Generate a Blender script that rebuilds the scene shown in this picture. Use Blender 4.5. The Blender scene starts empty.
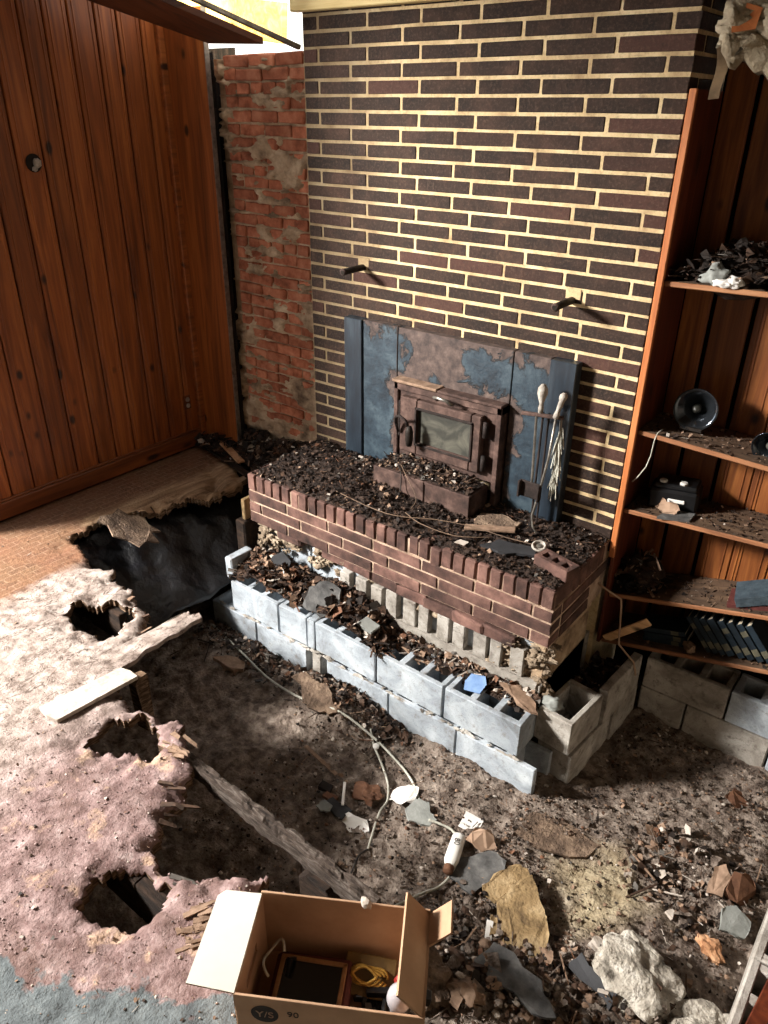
import bpy, math, random
import numpy as np
from mathutils import Vector, Matrix, Euler, noise as mnoise
random.seed(7)
SC = bpy.context.scene
COL = SC.collection
PI = math.pi

# ------------------------------------------------------------------ camera
cam_d = bpy.data.cameras.new('camera'); cam = bpy.data.objects.new('camera', cam_d); COL.objects.link(cam)
YAW, PITCH, ROLL = -0.655933, 0.490214, -0.011172
fw = Vector((math.sin(YAW)*math.cos(PITCH), math.cos(YAW)*math.cos(PITCH), -math.sin(PITCH)))
rt = Vector((math.cos(YAW), -math.sin(YAW), 0.0)); dn = fw.cross(rt)
cr, sr = math.cos(ROLL), math.sin(ROLL)
rx = rt*cr + dn*sr; dy = -rt*sr + dn*cr
cam.matrix_world = Matrix(((rx.x, -dy.x, -fw.x, 2.99945), (rx.y, -dy.y, -fw.y, -3.19803), (rx.z, -dy.z, -fw.z, 2.13689), (0, 0, 0, 1)))
cam_d.sensor_fit = 'VERTICAL'; cam_d.sensor_height = 36.0; cam_d.lens = 36.0*759.306/1024.0
cam_d.clip_start = 0.05; cam_d.clip_end = 200
SC.camera = cam

# ------------------------------------------------------------------ world, light, exposure
SC.view_settings.view_transform = 'Standard'; SC.view_settings.look = 'None'
SC.view_settings.exposure = 0.0; SC.view_settings.gamma = 1.0
SC.view_settings.use_curve_mapping = False
SC.cycles.max_bounces = 6; SC.cycles.diffuse_bounces = 4; SC.cycles.sample_clamp_indirect = 6.0
w = bpy.data.worlds.new('sky'); SC.world = w; w.use_nodes = True
bg = w.node_tree.nodes['Background']; bg.inputs[0].default_value = (1.0, 0.97, 0.9, 1); bg.inputs[1].default_value = 2.2

def add_light(name, kind, loc, aim, energy, color, **kw):
    d = bpy.data.lights.new(name, kind); o = bpy.data.objects.new(name, d); COL.objects.link(o)
    d.energy = energy; d.color = color
    for k, v in kw.items(): setattr(d, k, v)
    o.location = loc
    o.rotation_euler = (Vector(aim)-Vector(loc)).to_track_quat('-Z', 'Y').to_euler()
    return o
add_light('window_daylight', 'AREA', (-3.2, -4.6, 3.25), (1.2, -1.2, 0.4), 1650, (1.0, 0.955, 0.89), shape='DISK', size=1.0)
add_light('window_skylight', 'AREA', (-1.3, -2.9, 1.5), (1.2, -1.8, 0.6), 26, (0.86, 0.93, 1.0), shape='RECTANGLE', size=1.4, size_y=2.0)
add_light('sun', 'SUN', (6, -6, 9), (0.2, 0.0, 2.0), 26.0, (1.0, 0.88, 0.62), angle=0.01)

# ------------------------------------------------------------------ mesh builder
def nz(x, y, z, s=1.0): return mnoise.noise(Vector((x*s, y*s, z*s)))
def fbm(x, y, z, s=1.0, o=4): return mnoise.fractal(Vector((x*s, y*s, z*s)), 0.9, 2.1, o)

def rag(poly, k=4, a=.10):
    out = []; n = len(poly)
    for i in range(n):
        x0, y0 = poly[i]; x1, y1 = poly[(i+1) % n]; l_ = math.hypot(x1-x0, y1-y0)
        for q in range(k):
            u = (q+random.uniform(-.2, .2) if q else 0)/k; d = random.uniform(-a, a)*l_ if q else 0
            out.append((x0+(x1-x0)*u-(y1-y0)/l_*d, y0+(y1-y0)*u+(x1-x0)/l_*d))
    return out
class MB:
    def __init__(s): s.v = []; s.f = []; s.m = []
    def add(s, vs, fs, mi=0):
        b = len(s.v); s.v.extend([tuple(q) for q in vs])
        for f in fs: s.f.append([b+i for i in f]); s.m.append(mi)
        return s
    def obox(s, c, size, rot=None, ch=0.0, mi=0, jit=0.0):
        hx, hy, hz = size[0]/2, size[1]/2, size[2]/2
        R = rot if isinstance(rot, Matrix) else (Euler(rot).to_matrix() if rot else Matrix.Identity(3))
        c = Vector(c); vs = []; fs = []
        if ch <= 0:
            for z in (-hz, hz):
                for x, y in ((-hx, -hy), (hx, -hy), (hx, hy), (-hx, hy)): vs.append(Vector((x, y, z)))
            fs = [(3, 2, 1, 0), (4, 5, 6, 7), (0, 1, 5, 4), (1, 2, 6, 5), (2, 3, 7, 6), (3, 0, 4, 7)]
        else:
            ch = min(ch, hx*.6, hy*.6, hz*.6); idx = {}
            for sx in (-1, 1):
                for sy in (-1, 1):
                    for sz in (-1, 1):
                        for a in range(3):
                            p = [sx*(hx-ch), sy*(hy-ch), sz*(hz-ch)]; p[a] += (sx, sy, sz)[a]*ch
                            idx[(sx, sy, sz, a)] = len(vs); vs.append(Vector(p))
            def I(a, *sg): return idx[(sg[0], sg[1], sg[2], a)]
            for a in range(3):
                b, c2 = (a+1) % 3, (a+2) % 3
                for sg in (-1, 1):
                    q = []
                    for u, v in ((-1, -1), (1, -1), (1, 1), (-1, 1)):
                        t = [0, 0, 0]; t[a] = sg; t[b] = u; t[c2] = v; q.append(I(a, *t))
                    fs.append(q if sg > 0 else q[::-1])
                for u in (-1, 1):
                    for v in (-1, 1):
                        t0 = [0, 0, 0]; t1 = [0, 0, 0]; t0[a] = -1; t1[a] = 1
                        t0[b] = t1[b] = u; t0[c2] = t1[c2] = v
                        q = [I(b, *t0), I(b, *t1), I(c2, *t1), I(c2, *t0)]
                        fs.append(q if u*v > 0 else q[::-1])
            for sx in (-1, 1):
                for sy in (-1, 1):
                    for sz in (-1, 1):
                        q = [I(0, sx, sy, sz), I(1, sx, sy, sz), I(2, sx, sy, sz)]
                        fs.append(q if sx*sy*sz > 0 else q[::-1])
        if jit:
            vs = [p+Vector((random.uniform(-jit, jit), random.uniform(-jit, jit), random.uniform(-jit, jit))) for p in vs]
        return s.add([R @ p + c for p in vs], fs, mi)
    def box(s, x0, x1, y0, y1, z0, z1, ch=0.0, mi=0, jit=0.0):
        return s.obox(((x0+x1)/2, (y0+y1)/2, (z0+z1)/2), (abs(x1-x0), abs(y1-y0), abs(z1-z0)), None, ch, mi, jit)
    def bar(s, a, b, wd, ht, ch=0.0, mi=0, up=(0, 0, 1)):
        a = Vector(a); b = Vector(b); d = (b-a); L = d.length; d.normalize()
        u = Vector(up); sdir = u.cross(d)
        if sdir.length < 1e-4: sdir = Vector((1, 0, 0)).cross(d)
        sdir.normalize(); u = d.cross(sdir)
        R = Matrix((d, sdir, u)).transposed()
        return s.obox((a+b)/2, (L, wd, ht), R, ch, mi)
    def tube(s, pts, r, n=8, mi=0):
        pts = [Vector(p) for p in pts]; k = len(pts)
        rr = r if isinstance(r, (list, tuple)) else [r]*k
        vs = []; fs = []; prev = None
        for i, p in enumerate(pts):
            t = (pts[min(i+1, k-1)]-pts[max(i-1, 0)]).normalized()
            if prev is None:
                a = t.cross(Vector((0, 0, 1)))
                if a.length < 1e-3: a = t.cross(Vector((0, 1, 0)))
            else: a = prev - t*prev.dot(t)
            a.normalize(); prev = a; b = t.cross(a)
            for j in range(n):
                an = 2*PI*j/n; vs.append(p + (a*math.cos(an)+b*math.sin(an))*rr[i])
        for i in range(k-1):
            for j in range(n):
                j2 = (j+1) % n; fs.append((i*n+j, i*n+j2, (i+1)*n+j2, (i+1)*n+j))
        fs.append(tuple(range(n))[::-1]); fs.append(tuple((k-1)*n+j for j in range(n)))
        return s.add(vs, fs, mi)
    def lathe(s, prof, c, R=None, n=20, mi=0):
        c = Vector(c); R = R or Matrix.Identity(3); vs = []; fs = []; k = len(prof)
        for r, z in prof:
            for j in range(n):
                an = 2*PI*j/n; vs.append(R @ Vector((r*math.cos(an), r*math.sin(an), z)) + c)
        for i in range(k-1):
            for j in range(n):
                j2 = (j+1) % n; fs.append((i*n+j, i*n+j2, (i+1)*n+j2, (i+1)*n+j))
        fs.append(tuple(range(n))[::-1]); fs.append(tuple((k-1)*n+j for j in range(n)))
        return s.add(vs, fs, mi)
    def prism(s, poly, z0, z1, c=(0, 0, 0), R=None, mi=0, zn=0.0):
        c = Vector(c); R = R or Matrix.Identity(3); n = len(poly)
        zs = [random.uniform(-zn, zn) for _ in poly]
        vs = [R @ Vector((p[0], p[1], z0+zs[i])) + c for i, p in enumerate(poly)] + [R @ Vector((p[0], p[1], z1+zs[i])) + c for i, p in enumerate(poly)]
        fs = [tuple(range(n))[::-1], tuple(range(n, 2*n))] + [(i, (i+1) % n, n+(i+1) % n, n+i) for i in range(n)]
        return s.add(vs, fs, mi)
    def lump(s, c, size, sub=1, amp=.25, mi=0, flat=0.0, rot=None):
        vs, fs = ICO[sub]; o = random.uniform(0, 50); c = Vector(c)
        R = Euler(rot).to_matrix() if rot else Matrix.Identity(3)
        out = []
        for p in vs:
            k = 1+amp*(mnoise.noise(p*1.6+Vector((o, o, o))))*1.6 + amp*.5*mnoise.noise(p*4+Vector((o, 0, o))) + (amp*.3*mnoise.noise(p*11+Vector((0, o, o))) if sub > 2 else 0)
            q = Vector((p.x*size[0]*k, p.y*size[1]*k, p.z*size[2]*k))
            if flat and q.z < -size[2]*flat: q.z = -size[2]*flat
            out.append(R @ q + c)
        return s.add(out, fs, mi)
    def chip(s, c, L, W, T, rot, mi=0):
        # cheap bent leaf / flake: six verts, curved, two-sided thin sheet
        R = Euler(rot).to_matrix(); c = Vector(c); b = random.uniform(-.4, .5)*W
        k = random.uniform(.25, 1.0); k2 = random.uniform(.25, 1.0)
        P = [(-L/2, -W/2*k, 0), (0, -W/2, b), (L/2, -W/2*k2, 0), (L/2*.9, W/2*k2, T), (0.1*L, W/2, b+T), (-L/2*.95, W/2*k, T)]
        vs = [R @ Vector(p) + c for p in P]
        return s.add(vs, [(0, 1, 4, 5), (1, 2, 3, 4)], mi)

def _ico(sub):
    import bmesh
    bm = bmesh.new(); bmesh.ops.create_icosphere(bm, subdivisions=sub, radius=1)
    bm.verts.ensure_lookup_table()
    r = ([v.co.copy() for v in bm.verts], [tuple(v.index for v in f.verts) for f in bm.faces]); bm.free(); return r
ICO = {1: _ico(1), 2: _ico(2), 3: _ico(3), 4: _ico(4)}

def mesh_obj(name, mb, mats, parent=None, origin=None, smooth=False):
    me = bpy.data.meshes.new(name)
    o = bpy.data.objects.new(name, me); COL.objects.link(o)
    base = Vector(origin) if origin is not None else Vector((0, 0, 0))
    sub = base
    if parent is not None:
        o.parent = parent
        if origin is None:
            sub = Vector(parent.get('_base', (0, 0, 0)))
            if sub.length > 0: o['_base'] = tuple(sub)
    vs = mb.v
    if sub.length > 0: vs = [(a-sub.x, b-sub.y, c-sub.z) for a, b, c in vs]
    me.from_pydata(vs, [], mb.f)
    if not isinstance(mats, (list, tuple)): mats = [mats]
    for m in mats: me.materials.append(m)
    if len(mats) > 1: me.polygons.foreach_set('material_index', mb.m)
    if smooth: me.polygons.foreach_set('use_smooth', [True]*len(me.polygons))
    me.update()
    if origin is not None and parent is None: o.location = base
    elif origin is not None: o.location = base-Vector(parent.get('_base', (0, 0, 0)))
    return o
def tag(o, label=None, cat=None, group=None, kind=None):
    if label: o['label'] = label
    if cat: o['category'] = cat
    if group: o['group'] = group
    if kind: o['kind'] = kind
    return o
def thing(name, label, cat, loc=(0, 0, 0), rot=(0, 0, 0), group=None, kind=None, base=True):
    o = bpy.data.objects.new(name, None); COL.objects.link(o); o.empty_display_size = .05
    o.location = loc; o.rotation_euler = rot
    if base: o['_base'] = tuple(loc)       # parts given in world coordinates are moved to the thing's frame
    return tag(o, label, cat, group, kind)
def one(name, mb, mats, label, cat, origin=(0, 0, 0), group=None, kind=None, smooth=False):
    return tag(mesh_obj(name, mb, mats, None, origin, smooth), label, cat, group, kind)
def place(me_owner, name, loc, rot, parent):
    o = bpy.data.objects.new(name, me_owner); COL.objects.link(o); o.parent = parent
    o.location = loc; o.rotation_euler = rot; return o
def text_mesh(name, body, size, mat, parent, mw):
    cu = bpy.data.curves.new(name, 'FONT'); cu.body = body; cu.size = size; cu.extrude = 0.0004
    cu.align_x = 'CENTER'; cu.align_y = 'CENTER'
    t = bpy.data.objects.new(name+'_tmp', cu)
    COL.objects.link(t)
    dg = bpy.context.evaluated_depsgraph_get(); me = bpy.data.meshes.new_from_object(t.evaluated_get(dg))
    bpy.data.objects.remove(t)
    o = bpy.data.objects.new(name, me); COL.objects.link(o); me.materials.clear(); me.materials.append(mat)
    o.parent = parent; o.matrix_local = mw; return o

# ------------------------------------------------------------------ materials
def s2l(c):
    return tuple(((q/255.0)/12.92 if q/255.0 <= .04045 else ((q/255.0+.055)/1.055)**2.4) for q in c)
class NT:
    def __init__(s, name):
        s.mat = bpy.data.materials.new(name); s.mat.use_nodes = True; s.t = s.mat.node_tree
        s.b = s.t.nodes['Principled BSDF']
    def n(s, k, **kw):
        q = s.t.nodes.new(k)
        for a, b in kw.items(): setattr(q, a, b)
        return q
    def l(s, a, b): s.t.links.new(a, b)
    def pos(s, stretch=(1, 1, 1), coord='pos', rot=(0, 0, 0)):
        if coord == 'pos': src = s.n('ShaderNodeNewGeometry').outputs['Position']
        else: src = s.n('ShaderNodeTexCoord').outputs['Object']
        m = s.n('ShaderNodeMapping'); m.inputs['Scale'].default_value = stretch; m.inputs['Rotation'].default_value = rot
        s.l(src, m.inputs['Vector']); return m.outputs[0]
    def noise(s, vec, scale, detail=5, rough=.6, dist=0.0):
        q = s.n('ShaderNodeTexNoise'); q.inputs['Scale'].default_value = scale; q.inputs['Detail'].default_value = detail
        q.inputs['Roughness'].default_value = rough; q.inputs['Distortion'].default_value = dist
        s.l(vec, q.inputs['Vector']); return q.outputs[0]
    def ramp(s, fac, stops):
        q = s.n('ShaderNodeValToRGB'); e = q.color_ramp.elements
        while len(e) < len(stops): e.new(.5)
        for i, (p, c) in enumerate(stops):
            e[i].position = p; e[i].color = (*(s2l(c)), 1) if len(c) == 3 else c
        s.l(fac, q.inputs[0]); return q.outputs[0]
    def bw(s, fac, a, b):
        return s.ramp(fac, [(a, (0, 0, 0)), (b, (255, 255, 255))])
    def mix(s, fac, a, b, mode='MIX'):
        q = s.n('ShaderNodeMix', data_type='RGBA', blend_type=mode)
        for sock, val in ((q.inputs[0], fac), (q.inputs[6], a), (q.inputs[7], b)):
            if hasattr(val, 'links') or isinstance(val, bpy.types.NodeSocket): s.l(val, sock)
            elif isinstance(val, (int, float)): sock.default_value = val
            else: sock.default_value = (*s2l(val), 1)
        return q.outputs[2]
    def math(s, op, a, b=0.0, clamp=False):
        q = s.n('ShaderNodeMath', operation=op); q.use_clamp = clamp
        for sock, val in ((q.inputs[0], a), (q.inputs[1], b)):
            if isinstance(val, bpy.types.NodeSocket): s.l(val, sock)
            else: sock.default_value = val
        return q.outputs[0]
    def step(s, v, a, b):
        mr = s.n('ShaderNodeMapRange'); mr.inputs[1].default_value = a; mr.inputs[2].default_value = b; s.l(v, mr.inputs[0]); return mr.outputs[0]
    def rnd(s): return s.n('ShaderNodeObjectInfo').outputs['Random']
    def val(s, col, fac, lo, hi):
        mr = s.n('ShaderNodeMapRange'); mr.inputs[3].default_value = lo; mr.inputs[4].default_value = hi; s.l(fac, mr.inputs[0])
        h = s.n('ShaderNodeHueSaturation'); s.l(mr.outputs[0], h.inputs['Value']); s.l(col, h.inputs['Color']); return h.outputs[0]
    def out(s, col, rough=.8, bump=None, bstr=.4, bdist=.01, metal=0.0, spec=None):
        if isinstance(col, bpy.types.NodeSocket): s.l(col, s.b.inputs['Base Color'])
        else: s.b.inputs['Base Color'].default_value = (*s2l(col), 1)
        if isinstance(rough, bpy.types.NodeSocket): s.l(rough, s.b.inputs['Roughness'])
        else: s.b.inputs['Roughness'].default_value = rough
        if isinstance(metal, bpy.types.NodeSocket): s.l(metal, s.b.inputs['Metallic'])
        else: s.b.inputs['Metallic'].default_value = metal
        if spec is not None: s.b.inputs['Specular IOR Level'].default_value = spec
        if bump is not None:
            q = s.n('ShaderNodeBump'); q.inputs['Strength'].default_value = bstr; q.inputs['Distance'].default_value = bdist
            s.l(bump, q.inputs['Height']); s.l(q.outputs[0], s.b.inputs['Normal'])
        return s.mat

def simple(name, stops, scale=12, rough=.85, bstr=.4, bscale=70, bdist=.006, rand=None, stretch=(1, 1, 1), metal=0.0, detail=5, dist=0.0, coord='pos', spec=.3):
    t = NT(name); p = t.pos(stretch, coord); f = t.noise(p, scale, detail, .62, dist)
    n = len(stops)
    if n == 1: col = None
    sts = [(.3+.4*i/max(1, n-1), c) for i, c in enumerate(stops)]
    col = t.ramp(f, sts)
    if rand: col = t.val(col, t.rnd(), *rand)
    b = t.noise(p, bscale, 4, .6)
    return t.out(col, rough, b, bstr, bdist, metal, spec)

def knotty(name, dark, mid, light, grain='z', rough=.45, rand=(.8, 1.15), coord='pos', flat=None):
    t = NT(name)
    st = {'z': (9, 9, .55), 'x': (.55, 9, 9), 'y': (9, .55, 9)}[grain]
    kt = {'z': (7, 7, 2.6), 'x': (2.6, 7, 7), 'y': (7, 2.6, 7)}[grain]
    if flat is not None: kt = tuple(0 if i == flat else (4.4 if 'xyz'[i] == grain else 7.5) for i in range(3))
    p = t.pos(st, coord); r = t.rnd()
    add = t.n('ShaderNodeVectorMath', operation='ADD'); t.l(p, add.inputs[0])
    cmb = t.n('ShaderNodeCombineXYZ'); rr = t.math('MULTIPLY', r, 37.0)
    for i in range(3): t.l(rr, cmb.inputs[i])
    t.l(cmb.outputs[0], add.inputs[1]); v = add.outputs[0]
    g = t.noise(v, 1.6, 8, .6, 1.4)
    col = t.ramp(g, [(.28, dark), (.5, mid), (.72, light)])
    fine = t.noise(v, 9.0, 3, .5, .2)
    col = t.mix(t.math('MULTIPLY', t.bw(fine, .5, .75), .35), col, dark)
    kp = t.pos(kt, coord); add2 = t.n('ShaderNodeVectorMath', operation='ADD'); t.l(kp, add2.inputs[0]); t.l(cmb.outputs[0], add2.inputs[1])
    vo = t.n('ShaderNodeTexVoronoi'); vo.inputs['Scale'].default_value = .85; t.l(add2.outputs[0], vo.inputs['Vector'])
    kn = t.ramp(t.math('ADD', vo.outputs['Distance'], t.math('MULTIPLY', t.math('SUBTRACT', g, .5), .06)), [(.08, (255, 255, 255)), (.15, (0, 0, 0))])
    col = t.mix(t.math('MULTIPLY', kn, .93), col, (24, 9, 4))
    col = t.val(col, r, *rand)
    return t.out(col, rough, t.math('ADD', g, t.math('MULTIPLY', fine, .4)), .12, .004, 0, .4)

def m_brick():
    t = NT('dark_brown_brick'); p = t.pos(); n1 = t.noise(p, 7, 6, .7); n2 = t.noise(p, 75, 5, .75); n3 = t.noise(t.pos((60, 60, 9)), 1.0, 4, .6); r = t.rnd()
    col = t.ramp(n1, [(.3, (28, 19, 15)), (.5, (45, 31, 24)), (.72, (70, 49, 39))])
    col = t.val(col, r, .7, 1.22)
    red = t.bw(t.math('FRACT', t.math('MULTIPLY', r, 7.31)), .86, .92)
    col = t.mix(t.math('MULTIPLY', red, .5), col, (82, 50, 42))
    col = t.mix(t.math('MULTIPLY', t.bw(n2, .5, .68), .55), col, (96, 76, 62))
    col = t.mix(t.math('MULTIPLY', t.bw(t.noise(p, 48, 5, .7), .52, .7), .6), col, (26, 18, 16))
    col = t.mix(t.math('MULTIPLY', t.bw(n3, .6, .8), .3), col, (104, 84, 70))
    return t.out(col, .82, t.math('ADD', n2, n1), .8, .006, 0, .3)
def m_mortar():
    t = NT('cream_mortar'); p = t.pos(); n1 = t.noise(p, 5, 6, .65); n2 = t.noise(p, 90, 4, .6)
    col = t.ramp(n1, [(.3, (150, 126, 94)), (.5, (202, 178, 138)), (.7, (224, 204, 166))])
    # mortar darkens towards the left edge, with a ragged outline
    sep = t.n('ShaderNodeSeparateXYZ'); t.l(t.pos(), sep.inputs[0])
    d = t.math('ADD', sep.outputs[0], t.math('MULTIPLY', t.noise(p, 3.0, 5, .6), -.55))
    left_dark = t.ramp(d, [(0.0, (255, 255, 255)), (.42, (0, 0, 0))])
    col = t.mix(t.math('MULTIPLY', left_dark, .62), col, (74, 62, 50))
    col = t.mix(t.math('MULTIPLY', t.bw(n2, .5, .75), .45), col, (124, 100, 74))
    col = t.mix(t.math('MULTIPLY', t.bw(t.noise(p, 26, 5, .65), .55, .75), .5), col, (96, 78, 58))
    return t.out(col, .95, n2, .8, .005, 0, .1)
MAT = {}
MAT['brick'] = m_brick(); MAT['mortar'] = m_mortar()
MAT['hearth_brick'] = simple('red_brown_hearth_brick', [(42, 32, 29), (90, 65, 58), (124, 93, 83)], 8, .85, .7, 120, .006, (.62, 1.32))
MAT['hearth_mortar'] = simple('pale_hearth_mortar', [(96, 78, 66), (172, 146, 126), (200, 178, 158)], 9, .95, .6, 90)
MAT['red_brick'] = simple('rough_orange_brick', [(124, 70, 48), (172, 104, 76), (198, 134, 104)], 13, .9, .8, 90, .008, (.72, 1.15))
MAT['smear'] = simple('grey_cream_mortar_smear', [(96, 78, 62), (164, 140, 114), (202, 180, 152)], 8, .95, .9, 60, .01)
MAT['pine'] = knotty('knotty_pine_panel', (82, 39, 15), (132, 70, 29), (164, 96, 45), flat=0)
MAT['pine_back'] = knotty('knotty_pine_back', (94, 46, 18), (150, 82, 36), (182, 110, 54), flat=1)
MAT['pine_y'] = knotty('knotty_pine_rail', (78, 38, 16), (126, 68, 30), (154, 90, 44), 'y')
MAT['pine_shelf'] = knotty('shelf_back_pine', (70, 33, 13), (118, 66, 29), (152, 94, 46), 'z', .5, (.65, 1.2), flat=1)
MAT['red_board'] = knotty('red_stained_board', (44, 16, 8), (80, 33, 16), (108, 52, 28), 'z', .5)
MAT['board_edge'] = knotty('shelf_side_edge', (128, 66, 34), (182, 108, 60), (204, 132, 80), 'z', .5)
MAT['shelf_x'] = knotty('dusty_shelf_board', (52, 38, 28), (82, 62, 46), (108, 84, 64), 'x', .85)
MAT['shelf_edge'] = knotty('shelf_front_edge', (92, 56, 34), (140, 92, 60), (166, 120, 84), 'x', .7)
MAT['pale_wood'] = knotty('pale_lumber', (206, 176, 112), (234, 210, 150), (244, 226, 176), 'x', .7)
MAT['pale_rafter'] = knotty('pale_rafter', (196, 140, 60), (232, 184, 96), (246, 212, 130), 'y', .7)
MAT['soffit'] = knotty('brown_soffit', (44, 20, 9), (82, 40, 17), (104, 56, 26), 'y', .6)
MAT['tan_stick'] = knotty('tan_stick', (176, 130, 90), (216, 174, 130), (230, 194, 152), 'x', .7)
MAT['grey_joist'] = simple('weathered_joist', [(34, 27, 23), (80, 68, 60), (122, 113, 106)], 9, .9, .9, 60, .01, None, (1.4, 9, 7), dist=.8)
MAT['dark_joist'] = simple('dark_rotten_joist', [(18, 12, 9), (42, 30, 22), (66, 48, 36)], 8, .95, .8, 40, .01, None, (1, 6, 4))
MAT['burnt'] = simple('charred_wood', [(12, 9, 8), (34, 26, 22), (60, 48, 42)], 10, .9, .9, 50, .02, None, (6, 6, 1))
MAT['black_plastic'] = simple('black_plastic_sheet', [(8, 8, 10), (13, 13, 16), (20, 20, 24)], 5, .4, .5, 12, .03, spec=.5)
def m_block(name, lo, mid, hi, dirt, amt):
    t = NT(name); p = t.pos(); n1 = t.noise(p, 5, 6, .65, .6); n2 = t.noise(p, 150, 4, .7); n3 = t.noise(p, 22, 6, .7)
    col = t.val(t.ramp(n1, [(.3, lo), (.5, mid), (.7, hi)]), t.rnd(), .9, 1.08)
    col = t.mix(t.math('MULTIPLY', t.bw(n3, .54, .7), amt), col, dirt)
    col = t.mix(t.math('MULTIPLY', t.bw(n2, .56, .7), .5), col, (86, 82, 78))
    return t.out(col, .95, t.math('ADD', n2, n3), .7, .004, 0, .15)
MAT['block'] = m_block('grey_concrete_block', (118, 122, 126), (160, 168, 176), (196, 203, 208), (104, 90, 76), .55)
MAT['block_dirty'] = m_block('dirty_concrete_block', (100, 92, 84), (154, 148, 140), (192, 187, 180), (58, 46, 38), .75)
MAT['soil'] = simple('dark_soil', [(30, 22, 18), (48, 36, 30), (74, 59, 50)], 26, .95, 1.0, 90, .012)
MAT['leaf_dark'] = simple('dark_leaf', [(20, 14, 11), (38, 28, 22)], 30, .8)
MAT['leaf_mid'] = simple('brown_leaf', [(46, 33, 25), (84, 62, 48)], 30, .8)
MAT['leaf_tan'] = simple('tan_leaf', [(104, 82, 66), (150, 124, 104)], 30, .8)
MAT['leaf_rust'] = simple('rust_leaf', [(84, 56, 42), (122, 86, 64)], 30, .8)
MAT['leaf_pale'] = simple('pale_flake', [(156, 144, 132), (200, 190, 180)], 30, .85)
MAT['leaf_grey'] = simple('grey_flake', [(66, 62, 58), (108, 102, 96)], 30, .8)
LITTER = [MAT[k] for k in ('leaf_dark', 'leaf_mid', 'leaf_tan', 'leaf_rust', 'leaf_pale', 'leaf_grey', 'soil')]
MAT['rust'] = simple('rusty_brown_steel', [(44, 33, 30), (74, 56, 50), (104, 82, 74)], 14, .8, .5, 110, .004, None, metal=.15)
MAT['rust_dark'] = simple('dark_rusted_iron', [(22, 17, 15), (40, 31, 28), (58, 46, 42)], 20, .75, .5, 100, .004, None, metal=.2)
MAT['stove_glass'] = simple('grey_stove_glass', [(34, 36, 34), (58, 58, 53), (96, 94, 84)], 6, .35, .1, 40, dist=1.2, spec=.5)  # grey reflection in the stove door is put into the glass colour
MAT['chrome_grey'] = simple('tarnished_metal', [(96, 92, 86), (150, 144, 136)], 30, .4, .2, 90, metal=.7)
MAT['white_handle'] = simple('white_worn_handle', [(120, 112, 104), (178, 170, 160)], 30, .6)
MAT['black_iron'] = simple('black_iron_pipe', [(22, 18, 16), (46, 38, 32)], 40, .6, .3, 100, metal=.4)
MAT['slate'] = simple('blue_grey_slate', [(56, 55, 55), (82, 81, 80), (108, 106, 104)], 16, .8, .6, 90, .004)
MAT['slate_dark'] = simple('dark_slate', [(36, 36, 38), (54, 54, 57)], 16, .75, .4, 90, .004)
MAT['grey_shard'] = simple('pale_grey_shard', [(112, 114, 110), (146, 148, 144)], 20, .85, .6, 140, .004)
MAT['white_paper'] = simple('white_paper', [(206, 202, 196), (236, 232, 228)], 10, .8, .2, 30)
MAT['tan_paper'] = simple('tan_paper', [(140, 112, 92), (178, 150, 128)], 10, .85, .2, 30)
MAT['wire_tan'] = simple('dull_tan_wire', [(84, 68, 56), (120, 98, 80)], 10, .8)
MAT['white_cable'] = simple('white_dirty_cable', [(146, 144, 132), (198, 196, 184)], 16, .6)
MAT['dark_cable'] = simple('dark_cable', [(30, 26, 24), (56, 50, 46)], 16, .7)
MAT['ochre'] = simple('ochre_crumbling_board', [(82, 66, 46), (134, 111, 78), (164, 142, 108)], 9, .95, .9, 60, .01, dist=.6)
MAT['concrete_rock'] = simple('pale_concrete_chunk', [(84, 78, 70), (168, 160, 148), (222, 216, 206)], 14, .95, 1.0, 60, .02)
MAT['brown_rock'] = simple('brown_rock', [(58, 46, 38), (104, 86, 72), (150, 128, 108)], 12, .95, 1.0, 70, .015)
MAT['orange_wood'] = simple('orange_wood_chunk', [(126, 84, 56), (168, 124, 90), (196, 156, 122)], 14, .9, .9, 60, .01)
MAT['insulation'] = simple('grey_tan_insulation', [(92, 82, 66), (146, 132, 110), (182, 168, 146)], 9, .95, .8, 40, .02)
MAT['orange_fibre'] = simple('orange_fibre', [(150, 84, 44), (186, 112, 64)], 20, .9)
MAT['plaster_strip'] = simple('tan_tape_strip', [(76, 60, 42), (112, 90, 64)], 12, .8)
MAT['white_plastic'] = simple('white_plastic', [(200, 196, 190), (230, 228, 222)], 10, .4, .1, 40, spec=.5)
MAT['black_device'] = simple('black_device', [(10, 10, 11), (22, 22, 24)], 12, .35, .2, 80, spec=.5)
MAT['blue_scrap'] = simple('blue_scrap', [(86, 116, 158), (122, 150, 190)], 14, .7)
MAT['book_blue'] = simple('dark_blue_book', [(15, 24, 32), (27, 40, 50)], 24, .65, .3, 120, .002, (.7, 1.3))
MAT['book_grey'] = simple('blue_grey_book', [(44, 54, 62), (68, 80, 88)], 24, .6)
MAT['book_pages'] = simple('book_pages', [(150, 138, 118), (186, 174, 152)], 60, .9, .3, 200)
MAT['book_band'] = simple('book_label_band', [(64, 62, 52), (96, 92, 76)], 30, .7)
MAT['book_red'] = simple('maroon_book', [(62, 28, 26), (92, 46, 42)], 24, .7)
MAT['cardboard'] = simple('brown_cardboard', [(156, 124, 98), (176, 142, 114), (190, 158, 130)], 5, .85, .15, 60, .002, coord='obj')
MAT['cardboard_in'] = simple('cardboard_inside', [(146, 114, 86), (170, 136, 106)], 4, .9, .15, 60, .002)
MAT['cardboard_lit'] = simple('lit_flap_face', [(226, 218, 204), (240, 234, 222)], 4, .8, .1, 60, .002)  # cardboard with the window light on the flap put into its colour
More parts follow.
